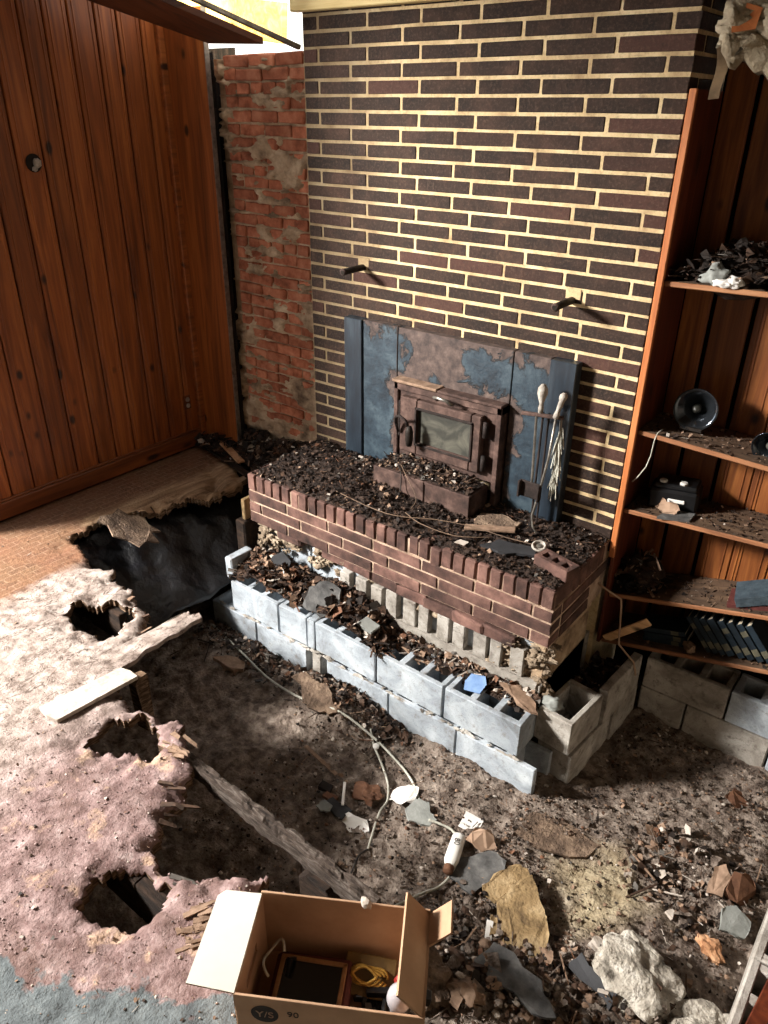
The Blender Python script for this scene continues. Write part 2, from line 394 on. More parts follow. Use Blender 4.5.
MAT['ink'] = simple('dark_print_ink', [(40, 34, 30), (54, 46, 40)], 20, .8)
MAT['frame_wood'] = simple('tan_picture_frame', [(110, 78, 48), (150, 112, 74)], 20, .6)
MAT['frame_black'] = simple('black_glossy_panel', [(6, 6, 7), (14, 12, 12)], 6, .2, .05, 40, spec=.6)
MAT['gold'] = simple('gold_cord', [(130, 98, 40), (196, 156, 78)], 40, .4, .3, 120, metal=.6)
MAT['brown_pack'] = simple('brown_packet', [(72, 54, 26), (100, 78, 40)], 14, .5)
MAT['bulb'] = simple('frosted_grey_bulb', [(146, 142, 146), (170, 166, 170)], 6, .25, .05, 40, spec=.6)
MAT['red_plastic'] = simple('red_plastic', [(120, 30, 26), (150, 44, 38)], 10, .5)
MAT['reflector'] = simple('dark_mirror_glass', [(60, 64, 70), (90, 96, 104)], 4, .12, .05, 30, metal=.9)
MAT['drywall'] = simple('plain_plaster', [(150, 138, 120), (176, 164, 146)], 4, .9, .3, 60)
MAT['dark_ceiling'] = simple('stained_ceiling', [(96, 78, 58), (130, 110, 86)], 3, .9, .3, 40)
MAT['grout_dark'] = simple('dark_backing', [(20, 15, 12), (36, 28, 22)], 8, .95)

def m_plate():
    t = NT('peeling_blue_steel'); p = t.pos(); n1 = t.noise(p, 7, 8, .68, .5); n2 = t.noise(p, 60, 4, .6); n4 = t.noise(p, 30, 5, .7)
    blue = t.ramp(t.noise(p, 9, 6, .65), [(.3, (23, 31, 39)), (.5, (40, 53, 63)), (.68, (62, 75, 83)), (.8, (98, 107, 110))])
    blue = t.mix(t.math('MULTIPLY', t.bw(n4, .56, .72), .5), blue, (18, 24, 32))
    rust = t.ramp(t.noise(p, 22, 5, .65), [(.3, (46, 37, 35)), (.55, (78, 64, 59)), (.75, (104, 88, 80))])
    # peeled metal: a band round the stove mouth and a ragged tongue above its left half
    sep = t.n('ShaderNodeSeparateXYZ'); t.l(t.pos(), sep.inputs[0]); X, Z = sep.outputs[0], sep.outputs[2]
    dx = t.math('SUBTRACT', t.math('ABSOLUTE', t.math('SUBTRACT', X, 1.0)), .33); dz = t.math('SUBTRACT', Z, .87)
    e1 = t.math('MAXIMUM', dx, dz)                                       # distance outside the mouth
    e2 = t.math('MAXIMUM', t.math('SUBTRACT', t.math('ABSOLUTE', t.math('SUBTRACT', X, .87)), .17), t.math('SUBTRACT', .86, Z))
    e3 = t.math('SUBTRACT', 1.115, Z)
    e = t.math('MINIMUM', t.math('MINIMUM', t.math('ADD', e1, .02), t.math('ADD', e2, .06)), t.math('ADD', e3, .04))
    k = t.math('ADD', e, t.math('MULTIPLY', t.math('SUBTRACT', n1, .5), -.42))
    mask = t.step(k, .062, .052)
    col = t.mix(mask, blue, rust)
    rim = t.math('MULTIPLY', t.step(k, .048, .058), t.step(k, .08, .066)); col = t.mix(t.math('MULTIPLY', rim, .8), col, (14, 14, 16))
    rough = t.math('ADD', t.math('MULTIPLY', mask, .35), .45)
    return t.out(col, rough, t.math('ADD', t.math('MULTIPLY', mask, -1.0), n2), .5, .004, 0, .4)
MAT['plate'] = m_plate()
MAT['plate_side'] = simple('dark_blue_steel_wing', [(17, 23, 31), (28, 38, 48), (52, 62, 70)], 5, .4, .2, 60, .003, stretch=(4, 4, .6), spec=.5)

def m_floor():
    t = NT('rotten_floor_surface'); g = t.pos()
    sep = t.n('ShaderNodeSeparateXYZ'); t.l(g, sep.inputs[0]); X, Y = sep.outputs[0], sep.outputs[1]
    nA = t.noise(g, 2.4, 6, .6, .5); nB = t.noise(g, 14, 6, .65); nC = t.noise(g, 55, 4, .6); nD = t.noise(g, 160, 3, .6)
    wob = t.math('MULTIPLY', t.math('SUBTRACT', nA, .5), .9)
    # linoleum printed with small bricks
    br = t.n('ShaderNodeTexBrick'); br.inputs['Scale'].default_value = 5.5
    br.inputs['Color1'].default_value = (*s2l((100, 74, 58)), 1); br.inputs['Color2'].default_value = (*s2l((112, 86, 66)), 1)
    br.inputs['Mortar'].default_value = (*s2l((134, 108, 88)), 1); br.inputs['Mortar Size'].default_value = .02
    t.l(t.pos((1, 1, 1), 'pos', (0, 0, PI/2)), br.inputs['Vector'])
    lino = t.mix(t.bw(nB, .42, .62), br.outputs[0], t.ramp(nC, [(.3, (92, 66, 48)), (.7, (138, 106, 82))]))
    redd = t.mix(t.bw(nA, .4, .6), lino, t.mix(.3, lino, (122, 78, 62)))
    ply = t.ramp(t.noise(t.pos((10, 1.2, 4)), 2.5, 6, .6, .6), [(.3, (92, 70, 52)), (.5, (146, 118, 92)), (.72, (176, 150, 122))])
    pale = t.ramp(nB, [(.3, (78, 66, 60)), (.43, (132, 118, 110)), (.58, (168, 155, 147)), (.75, (194, 186, 180))])
    pink = t.ramp(nB, [(.28, (82, 64, 61)), (.45, (122, 100, 97)), (.6, (150, 128, 125)), (.74, (186, 170, 166))])
    ck = t.math('ABSOLUTE', t.math('SUBTRACT', t.noise(t.pos((1, .55, 1)), 11, 4, .6, .8), .5))
    pale = t.mix(t.math('MULTIPLY', t.step(ck, .014, .004), .75), pale, (66, 52, 45))
    pink = t.mix(t.math('MULTIPLY', t.bw(nC, .5, .72), .6), pink, (92, 66, 64))
    pink = t.mix(t.math('MULTIPLY', t.bw(t.noise(g, 4.5, 6, .7, .4), .5, .68), .6), pink, (94, 74, 66))
    pink = t.mix(t.bw(t.noise(g, 6, 5, .6), .58, .66), pink, t.ramp(nC, [(.3, (150, 122, 104)), (.7, (196, 168, 146))]))
    blue = t.ramp(nB, [(.3, (74, 78, 80)), (.5, (98, 104, 106)), (.7, (122, 128, 129))])
    d1 = t.math('ADD', X, t.math('MULTIPLY', wob, .5))
    near = t.step(t.math('ADD', Y, t.math('MULTIPLY', wob, .3)), -1.28, -1.2)
    base = t.mix(t.step(d1, -.80, -.72), redd, ply)                             # wet bare ply by the hearth corner
    front = t.mix(t.step(d1, -.36, -.26), redd, pale)
    col = t.mix(near, front, base)
    col = t.mix(t.step(t.math('ADD', d1, t.math('MULTIPLY', t.math('SUBTRACT', nB, .5), .5)), .5, .95), col, pink)
    d3 = t.math('ADD', t.math('ADD', t.math('MULTIPLY', X, .55), t.math('MULTIPLY', Y, -.83)), t.math('ADD', t.math('MULTIPLY', wob, .5), t.math('MULTIPLY', t.math('SUBTRACT', t.noise(g, 5, 5, .6), .5), .45)))
    col = t.mix(t.step(d3, 3.15, 3.17), col, blue)
    col = t.mix(t.math('MULTIPLY', t.bw(nD, .6, .75), .4), col, (70, 52, 46))
    h = t.math('ADD', t.math('MULTIPLY', nB, .5), t.math('ADD', t.math('MULTIPLY', nC, .7), t.math('MULTIPLY', nD, .4)))
    return t.out(col, .92, h, .8, .010, 0, .12)
MAT['floor'] = m_floor()
MAT['floor_edge'] = simple('splintered_subfloor', [(40, 28, 20), (96, 74, 56), (156, 130, 106)], 20, .95, .9, 60, .01, None, (1, 1, 5))
def m_dirt():
    t = NT('crawl_space_dirt'); g = t.pos(); nA = t.noise(g, 2.2, 6, .6, .4); nB = t.noise(g, 16, 6, .66); nC = t.noise(g, 70, 5, .6)
    col = t.ramp(nB, [(.28, (58, 48, 42)), (.46, (108, 95, 86)), (.62, (148, 135, 124)), (.8, (182, 170, 159))])
    sep = t.n('ShaderNodeSeparateXYZ'); t.l(g, sep.inputs[0])
    # pale chalky patch in the open bay
    d = t.math('ADD', t.math('ABSOLUTE', t.math('SUBTRACT', sep.outputs[0], 2.48)), t.math('MULTIPLY', t.math('ABSOLUTE', t.math('ADD', sep.outputs[1], 1.02)), 1.3))
    pm = t.ramp(t.math('ADD', d, t.math('MULTIPLY', t.math('SUBTRACT', nA, .5), 1.0)), [(.2, (255, 255, 255)), (.42, (0, 0, 0))])
    col = t.mix(t.math('MULTIPLY', pm, .8), col, t.ramp(nB, [(.3, (134, 118, 92)), (.7, (190, 176, 146))]))
    col = t.mix(t.math('MULTIPLY', t.bw(nC, .54, .75), .5), col, (62, 49, 42))
    return t.out(col, .95, t.math('ADD', nB, t.math('MULTIPLY', nC, .8)), 1.0, .02, 0, .15)
MAT['dirt'] = m_dirt(); GL = LITTER[:6]+[MAT['dirt']]

# ================================================================== STRUCTURE
L = .3048; CH = .0677
def S(name, mb, mat, origin=(0, 0, 0)): return tag(mesh_obj(name, mb, mat, None, origin), kind='structure')
# ---- room shell
wl = MB()
wl.box(-1.25, -1.112, -5.2, -4.4, -.75, 2.95); wl.box(-1.25, -1.112, -1.75, .02, -.75, 2.95); wl.box(-1.25, -1.112, .02, .7, -.75, 2.36)
wl.box(-1.25, -1.112, -4.4, -1.75, -.75, .12); wl.box(-1.25, -1.112, -4.4, -1.75, 2.84, 2.95)
wall_left = S('wall_left', wl, MAT['grout_dark'])
wfr = MB(); wfr.box(-1.25, 4.5, -5.3, -5.2, -.75, 2.95); S('wall_front', wfr, MAT['drywall'])
wr = MB(); wr.box(4.4, 4.5, -5.2, .9, -.75, 2.95); S('wall_right', wr, MAT['drywall'])
wb = MB(); wb.box(1.94, 4.5, .36, .46, -.75, 2.95); wb.box(-1.25, -.72, .5, .6, -.75, 2.3)
wall_back = S('wall_back', wb, MAT['grout_dark'])
ce = MB(); ce.box(-1.25, 4.5, -5.3, -.36, 2.86, 2.95); ce.box(1.9, 4.5, -.36, .9, 2.86, 2.95); S('ceiling', ce, MAT['dark_ceiling'])
# window opening frame in the left wall
win = thing('window_1', None, None, (-1.18, -3.0, .12), kind='structure')
fm = MB()
for y in (-4.37, -1.78): fm.box(-1.24, -1.12, y-.03, y+.03, .12, 2.84, .004)
fm.box(-1.24, -1.12, -4.4, -1.75, .12, .17, .004); fm.box(-1.24, -1.12, -4.4, -1.75, 2.79, 2.84, .004)
mesh_obj('window_frame', fm, MAT['pine_y'], win)

# ---- left wall knotty pine boards
y = .0; wid = [.128, .15, .132, .155, .14, .13, .15, .136, .148, .14, .15, .14]
for i, wv in enumerate(wid):
    b = MB(); y1, y0 = y-.004, y-wv+.004
    b.box(-1.115, -1.09, y0, y1, .10, 2.8, .005)
    b.box(-1.113, -1.0865, y0+.022, y0+.032, .10, 2.8, .003)
    b.box(-1.113, -1.0865, y1-.026, y1-.018, .10, 2.8, .003)
    mesh_obj('board', b, MAT['pine'], wall_left, (-1.1, (y0+y1)/2, .1)); y -= wv
bb = MB(); bb.box(-1.112, -1.07, -1.75, -.005, .012, .115, .006); bb.box(-1.112, -1.078, -1.75, -.005, .115, .13, .005)
S('baseboard_left', bb, MAT['pine_y'])
tr = MB(); tr.box(-1.1, -1.055, -.04, .005, .01, 2.6, .006); S('trim_1', tr, MAT['pine_y'])
# back wall: wide board left standing beside the stripped masonry
wbo = MB(); wbo.box(-1.06, -.725, 0.0, .022, .02, 2.6, .004); mesh_obj('board', wbo, MAT['pine_back'], wall_back, (-.89, .01, .02))
jb = MB(); jb.box(-.727, -.722, -.004, .03, .02, 2.6, .001); mesh_obj('edge_strip', jb, MAT['chrome_grey'], wall_back)
st = MB(); st.box(-1.0, -.70, .19, .2, -.2, 2.42)
for k in range(9):
    x = -.80+random.uniform(0, .08); st.bar((x, .05+.014*k, .1), (x+random.uniform(-.06, .06), .05+.014*k, 2.36-.12*(k % 4)), .02, .03, .004)
tag(mesh_obj('charred_laths', st, MAT['burnt'], wall_back), kind='stuff')

# ---- stripped red brick wall beside the chimney
wrb = MB(); wrb.box(-.76, .0, .118, .42, -.74, 2.36); wall_side = S('wall_side', wrb, MAT['smear'])
def bmesh_brick(lx, ly, lz, ch=.004, jit=.0015):
    m = MB(); m.obox((0, 0, 0), (lx, ly, lz), None, ch, 0, jit)
    me = bpy.data.meshes.new('brick'); me.from_pydata(m.v, [], m.f); me.update(); return me
def variants(lx, ly, lz, mat, n=3, ch=.004, jit=.0015):
    r = []
    for _ in range(n):
        me = bmesh_brick(lx, ly, lz, ch, jit); me.materials.append(mat); r.append(me)
    return r
rv = variants(.196, .10, .057, MAT['red_brick'], 4, .006, .003); rh = variants(.093, .10, .057, MAT['red_brick'], 3, .006, .003)
for k in range(32):
    z = .22+.0335+k*CH
    x = 0.0
    seq = ['f', 'f', 'f', 'h'] if k % 2 == 0 else ['h', 'f', 'f', 'f']
    if k % 6 == 5: seq = ['h']*7
    for q in seq:
        ww = .203 if q == 'f' else .102
        cx_ = x-ww/2
        if cx_-ww/2 > -.775:
            place(random.choice(rv if q == 'f' else rh), 'brick', (cx_+random.uniform(-.003, .003), .155+random.uniform(-.006, .006), z+random.uniform(-.003, .003)),
                  (random.uniform(-.02, .02), random.uniform(-.02, .02), random.uniform(-.02, .02)), wall_side)
        x -= ww
# squeezed-out mortar: a rough skin that pokes through between and over the bricks
nx, nzv = 92, 260; sm = MB(); vv = []
for j in range(nzv+1):
    for i in range(nx+1):
        x = -.76+.758*i/nx; z = .2+2.16*j/nzv
        t1 = fbm(x, 3.1, z, 5.0, 5); t2 = fbm(x*1.4, 9.7, z*4.5, 4.0, 4)
        fz = ((z-.22) % CH)/CH; joint = max(0, 1-min(fz, 1-fz)/.17)
        low = max(0, (.62-z)/.4)
        h = -.020 + .021*joint*(.85+.7*t1) + .075*max(0, t1*1.1+t2*.8-.10+low*.5+.22*joint)
        vv.append((x, .106-min(h, .016+.010*t2)+.005*fbm(x, 5, z, 38, 3), z))
sm.add(vv, [(j*(nx+1)+i, j*(nx+1)+i+1, (j+1)*(nx+1)+i+1, (j+1)*(nx+1)+i) for j in range(nzv) for i in range(nx)])
mesh_obj('mortar_smear', sm, MAT['smear'], wall_side, smooth=True)

# ================================================================== CHIMNEY
chim = thing('chimney_breast', 'tall dark brown brick chimney breast with cream mortar joints', 'chimney', (.965, .15, -.74))
cm = MB(); cm.box(.004, 1.921, .0035, .75, -.74, 2.60); mesh_obj('mortar', cm, MAT['mortar'], chim)
BD = .0985
def fam(lx, ly=BD, n=3, mat='brick'): return variants(lx-.0135, ly, CH-.0135, MAT[mat], n, .0035, .0012)
bf = fam(L, n=5); bt = fam(L/3, n=3); b_side = variants(L/3-.008, L-.0135, CH-.0135, MAT['brick'], 2, .0035, .0012)
CB = Vector(chim['_base'])
def put(me, x, yv, z, parent, base, j=.0012):
    return place(random.choice(me), 'brick', (x-base.x+random.uniform(-j, j), yv-base.y+random.uniform(-.001, .001), z-base.z+random.uniform(-j, j)), (random.uniform(-.006, .006), random.uniform(-.005, .005), random.uniform(-.006, .006)), parent)
for r in range(0, 35):
    z = 2.42-(r-2)*CH
    if r % 2 == 0: cells = [(n*L, (n+1)*L, bf) for n in range(6)] + [(6*L, 6*L+L/3, b_side)]
    else: cells = [(0, L/3, bt)] + [(L/3+n*L, L/3+(n+1)*L, bf) for n in range(6)]
    for x0, x1, m in cells:
        if x0 > .34 and x1 < 1.62 and .38 < z < 1.08: continue
        yv = BD/2 if m is not b_side else (L-.0105)/2
        if m is b_side: put(m, (x0+x1)/2+.0005, yv, z, chim, CB)
        else: put(m, (x0+x1)/2, yv, z, chim, CB)
    if r < 9 and r % 2 == 1:
        put(b_side, 6*L+L/6+.0005, L/3+L/2, z, chim, CB)

# iron pipe stubs for the lost mantel
for px, lab in ((.381, 'black iron pipe stub sticking out of the bricks, the one further left'), (1.573, 'black iron pipe stub sticking out of the bricks, the one nearer the shelves')):
    t = thing('pipe_stub', lab, 'pipe', (px, 0, 1.39), group='iron pipe stubs in the chimney')
    m = MB(); m.tube([(px, .03, 1.39), (px, -.06, 1.39), (px+.0, -.165, 1.388)], .0165, 14); mesh_obj('pipe', m, MAT['black_iron'], t, smooth=True)
    m = MB(); m.tube([(px, -.160, 1.3885), (px, -.1665, 1.388)], .0185, 14); mesh_obj('rim', m, MAT['rust'], t, smooth=True)
    m = MB(); m.tube([(px, -.166, 1.388), (px, -.1672, 1.388)], .0125, 14); mesh_obj('bore', m, MAT['grout_dark'], t)
    m = MB(); m.box(px-.035, px+.04, -.001, .01, 1.395, 1.44, .003); mesh_obj('mortar_patch', m, MAT['mortar'], t)

# ================================================================== HEARTH
HX0, HX1, HY, HZ = 0.0, 1.93, -.585, .295
hearth = thing('hearth', 'raised red brick hearth with a soldier course rim, heaped with debris', 'hearth', (.965, -.3, -.74))
HB = Vector(hearth['_base'])
m = MB(); m.box(.006, 1.924, HY+.006, .0, -.008, .193); m.box(.006, 1.924, HY+.011, HY+.02, .193, .275); m.box(.01, 1.92, HY+.06, .0, .193, .288); mesh_obj('mortar_core', m, MAT['hearth_mortar'], hearth)
m = MB(); m.box(.02, 1.9, -.555, -.002, -.74, -.262); m.box(.04, 1.86, -.36, -.002, -.262, -.008); mesh_obj('footing', m, MAT['block_dirty'], hearth)
nrow = 29; pitch = (HX1-HX0)/nrow
rl = variants(pitch-.008, .19, .098, MAT['hearth_brick'], 5, .006, .002)
for i in range(nrow):
    put(rl, HX0+(i+.5)*pitch, HY+.095+(.007 if i in (5, 17) else 0), HZ-.049-(.012 if i in (5, 19) else 0), hearth, HB, .002)
rls = variants(.19, .058, .098, MAT['hearth_brick'], 3, .006, .002)
for i in range(5): put(rls, HX1-.095, HY+.19+.035+i*.0672, HZ-.049, hearth, HB, .002)
hb = variants(L-.0105, BD, CH-.0105, MAT['hearth_brick'], 4, .004, .0015); ht = variants(L/3-.0105, BD, CH-.0105, MAT['hearth_brick'], 2, .004, .0015)
hs = variants(BD, L-.0105, CH-.0105, MAT['hearth_brick'], 3, .004, .0015)
for k in range(3):
    z = HZ-.104-CH*(k+.5)+.002
    cells = [(n*L, (n+1)*L, hb) for n in range(6)]+[(6*L, 6*L+L/3, ht)] if k % 2 == 0 else [(0, L/3, ht)]+[(L/3+n*L, L/3+(n+1)*L, hb) for n in range(6)]
    for x0, x1, q in cells: put(q, (x0+x1)/2, HY+BD/2, z, hearth, HB)
    y0 = HY+(BD if k % 2 == 0 else L/3)+.002
    put(hs, HX1-BD/2, HY+.104+L/2, z, hearth, HB); put(hs, HX1-BD/2-.012*k, HY+.104+L*1.45, z, hearth, HB)
# broken rough course under the face bricks and lumps of mortar
rb2 = variants(.19, .09, .06, MAT['hearth_brick'], 3, .008, .006)
for i in range(9):
    x = .28+i*.172
    if i in (1,): continue
    o = put(rb2, x, HY+.07+random.uniform(0, .01), -.045-.0045*i*1.2+random.uniform(-.006, .006), hearth, HB); o.rotation_euler.z += random.uniform(-.08, .08)
ml = MB()
for i in range(150):
    x = random.choice([random.uniform(.0, .6), random.uniform(.0, .25), random.uniform(.25, 1.93), random.uniform(1.62, 1.93), random.uniform(1.62, 1.93)])
    zz = -.03-.055*x+random.uniform(-.05, .02)
    if x > 1.62: zz = random.uniform(-.33, -.03)
    elif x < .16: zz = random.uniform(-.2, -.02)
    elif x < .62: zz = random.uniform(-.16, -.03)
    ml.lump((x, HY+.052+random.uniform(-.008, .02), zz), (random.uniform(.012, .042), random.uniform(.005, .014), random.uniform(.008, .024)), 3, .8, 0, 0, (random.uniform(-.3, .3), random.uniform(-.4, .4), 0))
for i in range(30):
    ml.lump((1.895+random.uniform(-.03, .0), random.uniform(HY+.06, -.1), random.uniform(-.3, -.02)), (.01, .04, .025), 3, .7)
MAT['crust'] = simple('grey_mortar_crust', [(70, 58, 48), (128, 112, 94), (170, 154, 134)], 16, .95, .9, 80, .008)
tag(mesh_obj('mortar_lumps', ml, MAT['crust'], hearth, smooth=True), kind='stuff')
m = MB(); m.box(1.83, 1.9, HY+.06, -.05, -.6, -.10, .01); m.box(1.84, 1.905, HY+.05, -.05, -.085, -.03, .01); mesh_obj('side_mortar', m, MAT['smear'], hearth)

# ================================================================== CONCRETE BLOCKS
def block(label, x0, x1, y0, y1, z0, h=.19, mat='block', axis='x', cores=3, rot=(0, 0, 0), group='concrete blocks', broken=0, solid=False):
    """hollow block: x0..x1, y0..y1 in plan, resting at z0"""
    c = ((x0+x1)/2, (y0+y1)/2, z0)
    Lg = (x1-x0) if axis == 'x' else (y1-y0); Wd = (y1-y0) if axis == 'x' else (x1-x0)
    mb = MB(); t = .03
    if solid: mb.box(-Lg/2, Lg/2, -Wd/2, Wd/2, 0, h, .006, 0, .003)
    else:
        mb.box(-Lg/2, Lg/2, -Wd/2, -Wd/2+t, 0, h, .005, 0, .0015); mb.box(-Lg/2, Lg/2, Wd/2-t, Wd/2, 0, h-(.02 if broken else 0), .005, 0, .0015)
        for k in range(cores+1):
            xx = -Lg/2+t/2+(Lg-t)*k/cores
            if broken and k == broken: continue
            mb.box(xx-t/2-(.004 if 0 < k < cores else 0), xx+t/2+(.004 if 0 < k < cores else 0), -Wd/2+.012, Wd/2-.012, .001, h-.003, .004, 0, .0015)
    o = mesh_obj('concrete_block', mb, MAT[mat]); tag(o, label, 'concrete block', group)
    o.location = c; o.rotation_euler = (rot[0], rot[1], rot[2]+(PI/2 if axis == 'y' else 0)); return o
UZ, LZ = -.525, -.73
block('narrow sliver of concrete block wedged in the upper row gap', .606, .655, -.772, -.585, UZ, solid=True)
block('narrow stained sliver of block in the bottom row gap', .65, .715, -.788, -.60, LZ, h=.197, solid=True, mat='block_dirty')
U = [(.0, .385, 'leftmost block of the upper row before the hearth, heaped with leaves'), (.392, .600, 'short block, second from left in the upper row, before the hearth'),
     (.664, 1.085, 'long block in the middle of the upper row, under the fallen leaves'), (1.094, 1.502, 'block with three clear open cores, second from right in the upper row'),
     (1.511, 1.925, 'rightmost block of the upper row, blue scrap in its core')]
for i, (a, b, lab) in enumerate(U): block('grey concrete '+lab, a, b, -.775+.002*i, -.585+.002*i, UZ, cores=3 if b-a > .3 else 2, rot=(0, 0, (0, .02, -.015, -.01, .01)[i]))
Lw = [(-.175, .205, 'leftmost block of the bottom row, its end jutting past the upper row'), (.213, .61, 'bottom row block, second from left, below the short block'),
      (.76, 1.185, 'stained bottom row block half buried in soil near the middle'), (1.193, 1.6, 'bottom row block, second from right, below the open cores'),
      (1.608, 2.03, 'rightmost bottom row block with a chipped end, jutting out')]
for i, (a, b, lab) in enumerate(Lw): block('grey concrete '+lab, a, b, -.79, -.60, LZ, h=.197, broken=3 if i == 4 else 0)
block('thin grey concrete slab standing on the leftmost end of the upper row', -.035, .0, -.765, -.60, UZ+.03+.165, h=.15, solid=True) if False else None
block('small upright concrete end piece at the left end behind the leaves', -.05, .005, -.76, -.59, UZ+.19, h=.14, solid=True)
for i in range(5):
    a = .04+i*.372
    block('grey open-ended block under the hearth bricks, %s from the left' % ('first', 'second', 'third', 'fourth', 'fifth')[i], a, a+.362, -.505, -.37, -.26, h=.185, cores=3, group='blocks carrying the hearth')
# fins of the open-ended blocks that show as upright slots below the bricks
for i in range(11):
    x = .66+i*.107+random.uniform(-.008, .008); m = MB(); m.box(x, x+random.uniform(.06, .08), -.550, -.506, -.26, -.10-.02*random.random(), .004, 0, .002)
    mesh_obj('block_fin', m, MAT['block_dirty'], hearth)
cr_ = MB()
for i in range(44):
    x = random.uniform(-.1, 2.0); cr_.lump((x, -.785+random.uniform(0, .01), -.53+random.uniform(-.008, .006)), (random.uniform(.008, .035), .008, random.uniform(.003, .009)), 2, .8)
tag(mesh_obj('joint_crumbs', cr_, MAT['block_dirty'], bpy.data.objects['hearth']), kind='stuff')
# right-hand return foundation
block('grey block with a broken core at the near end of the side return', 1.935, 2.125, -.62, -.335, UZ+.01, axis='y', rot=(0, 0, -.09), broken=1, cores=2, mat='block_dirty')
block('thin upright concrete shell in the side return, running to the shelves', 2.115, 2.165, -.325, .06, UZ+.0, axis='y', mat='block_dirty', h=.205, solid=True, rot=(0, 0, -.06))
block('dirty block at the foot of the side return, near end', 1.955, 2.14, -.60, -.21, LZ, axis='y', mat='block_dirty', h=.197, rot=(0, 0, -.07))
block('dirty block at the foot of the side return, far end', 1.985, 2.17, -.20, .08, LZ, axis='y', mat='block_dirty', h=.197, rot=(0, 0, -.05), cores=2)
block('dirty block in the upper row below the shelves, next to the corner', 2.19, 2.60, .09, .28, UZ-.005, mat='block_dirty', h=.185)
block('pale block in the upper row below the shelves, further right', 2.61, 3.02, .088, .278, UZ-.005, mat='block', h=.185)
block('dirty block in the bottom row below the shelves, next to the corner', 2.19, 2.42, .085, .275, LZ, mat='block_dirty', h=.195, cores=1)
block('stained long block in the bottom row below the shelves', 2.43, 2.83, .083, .273, LZ, mat='block_dirty', h=.195)
block('pale block in the bottom row below the shelves, at the picture edge', 2.84, 3.2, .085, .275, LZ, mat='block', h=.195)
for i, (a, b, s_) in enumerate(((-1.22, -.83, 'farther'), (-1.63, -1.23, 'nearer'))):
    block('grey block with open cores at the right edge, the %s one' % s_, 3.045, 3.235, a, b, UZ, axis='y', mat='block_dirty')
    block('buried block under the right edge wall, the %s one' % s_, 3.045, 3.235, a+.03, b+.03, LZ, axis='y', mat='block_dirty', h=.197) if i == 1 else block('lower block under the right edge wall, the farther one', 3.045, 3.235, a+.02, b+.0, LZ, axis='y', mat='block_dirty', h=.197)
m = MB(); m.bar((3.105, -1.56, -.27), (3.16, -1.0, -.28), .05, .12, .004); one('plank', m, MAT['red_board'], 'orange wooden plank lying on the blocks at the lower right corner', 'plank', (3.13, -1.3, -.33))

# ================================================================== STOVE INSERT
stove = thing('stove_insert', 'rusty wood stove insert with peeling blue steel surround in the chimney', 'stove', (1.0, -.03, .295))
def P(name, mb, mat, parent=stove, **k): return mesh_obj(name, mb, MAT[mat] if isinstance(mat, str) else mat, parent, **k)
m = MB(); m.box(.297, .42, -.065, -.004, .30, 1.131, .004); P('side_wing', m, 'plate_side')
m = MB(); m.box(1.535, 1.665, -.065, -.004, .30, 1.131, .004); P('side_wing', m, 'plate_side')
m = MB(); m.box(.422, .655, -.052, -.006, .30, 1.131, .003); P('surround_panel', m, 'plate')
m = MB(); m.box(.658, 1.34, -.054, -.006, .86, 1.131, .003); P('surround_panel', m, 'plate')
m = MB(); m.box(1.342, 1.533, -.05, -.006, .30, 1.13, .003); P('surround_panel', m, 'plate')
m = MB(); m.box(.655, .659, -.058, -.05, .86, 1.131); P('seam_rod', m, 'rust_dark')
# firebox mouth
m = MB(); m.box(.672, .70, -.10, -.006, .30, .87, .004); m.box(1.30, 1.33, -.10, -.006, .30, .87, .004); m.box(.672, 1.33, -.10, -.006, .815, .868, .004)
m.box(.70, 1.30, -.085, -.02, .44, .82, .003); P('firebox_face', m, 'rust')
m = MB(); m.box(.675, .96, -.125, -.05, .862, .878, .004); P('hood_lip', m, 'leaf_tan')
m = MB(); m.box(.96, 1.335, -.12, -.05, .858, .872, .003); P('hood_lip', m, 'rust')
door = MB(); Z0, Z1, X0, X1, YD = .49, .795, .735, 1.235, -.128
door.box(X0, .845, YD, -.085, Z0, Z1, .006); door.box(1.178, X1, YD, -.085, Z0, Z1, .006)
door.box(.845, 1.178, YD, -.085, .742, Z1, .006); door.box(.845, 1.178, YD, -.085, Z0, .558, .006)
dr = P('stove_door', door, 'rust')
m = MB(); m.box(.84, 1.183, -.112, -.10, .553, .747); P('door_glass', m, 'stove_glass', dr)
m = MB(); m.box(.835, 1.19, -.135, -.125, .745, .757, .002); m.box(.835, 1.19, -.135, -.125, .543, .555, .002); m.box(.834, .846, -.135, -.125, .545, .755, .002); m.box(1.178, 1.19, -.135, -.125, .545, .755, .002); P('glass_frame', m, 'rust_dark', dr)
m = MB(); m.tube([(.735, -.14, .60), (.735, -.165, .66), (.75, -.185, .70), (.785, -.195, .715), (.82, -.19, .695), (.835, -.18, .65)], .008, 10); P('door_handle', m, 'rust_dark', dr, smooth=True)
m = MB(); m.lathe([(.0, -.06), (.014, -.055), (.021, -.02), (.021, .03), (.012, .055), (0, .06)], (.838, -.18, .61), None, 12); P('handle_grip', m, 'black_iron', dr, smooth=True)
for z in (.55, .73):
    m = MB(); m.tube([(1.255, -.115, z-.04), (1.255, -.115, z+.04)], .014, 10); P('hinge', m, 'rust_dark', smooth=True)
m = MB(); m.tube([(.97, -.125, .825), (.965, -.15, .845), (1.0, -.16, .85), (1.05, -.16, .845), (1.065, -.145, .828), (1.06, -.125, .82)], .009, 8); P('damper_pull', m, 'chrome_grey', smooth=True)
m = MB(); m.box(.71, .722, -.108, -.09, .56, .76, .002); P('vent_slot', m, 'rust_dark')
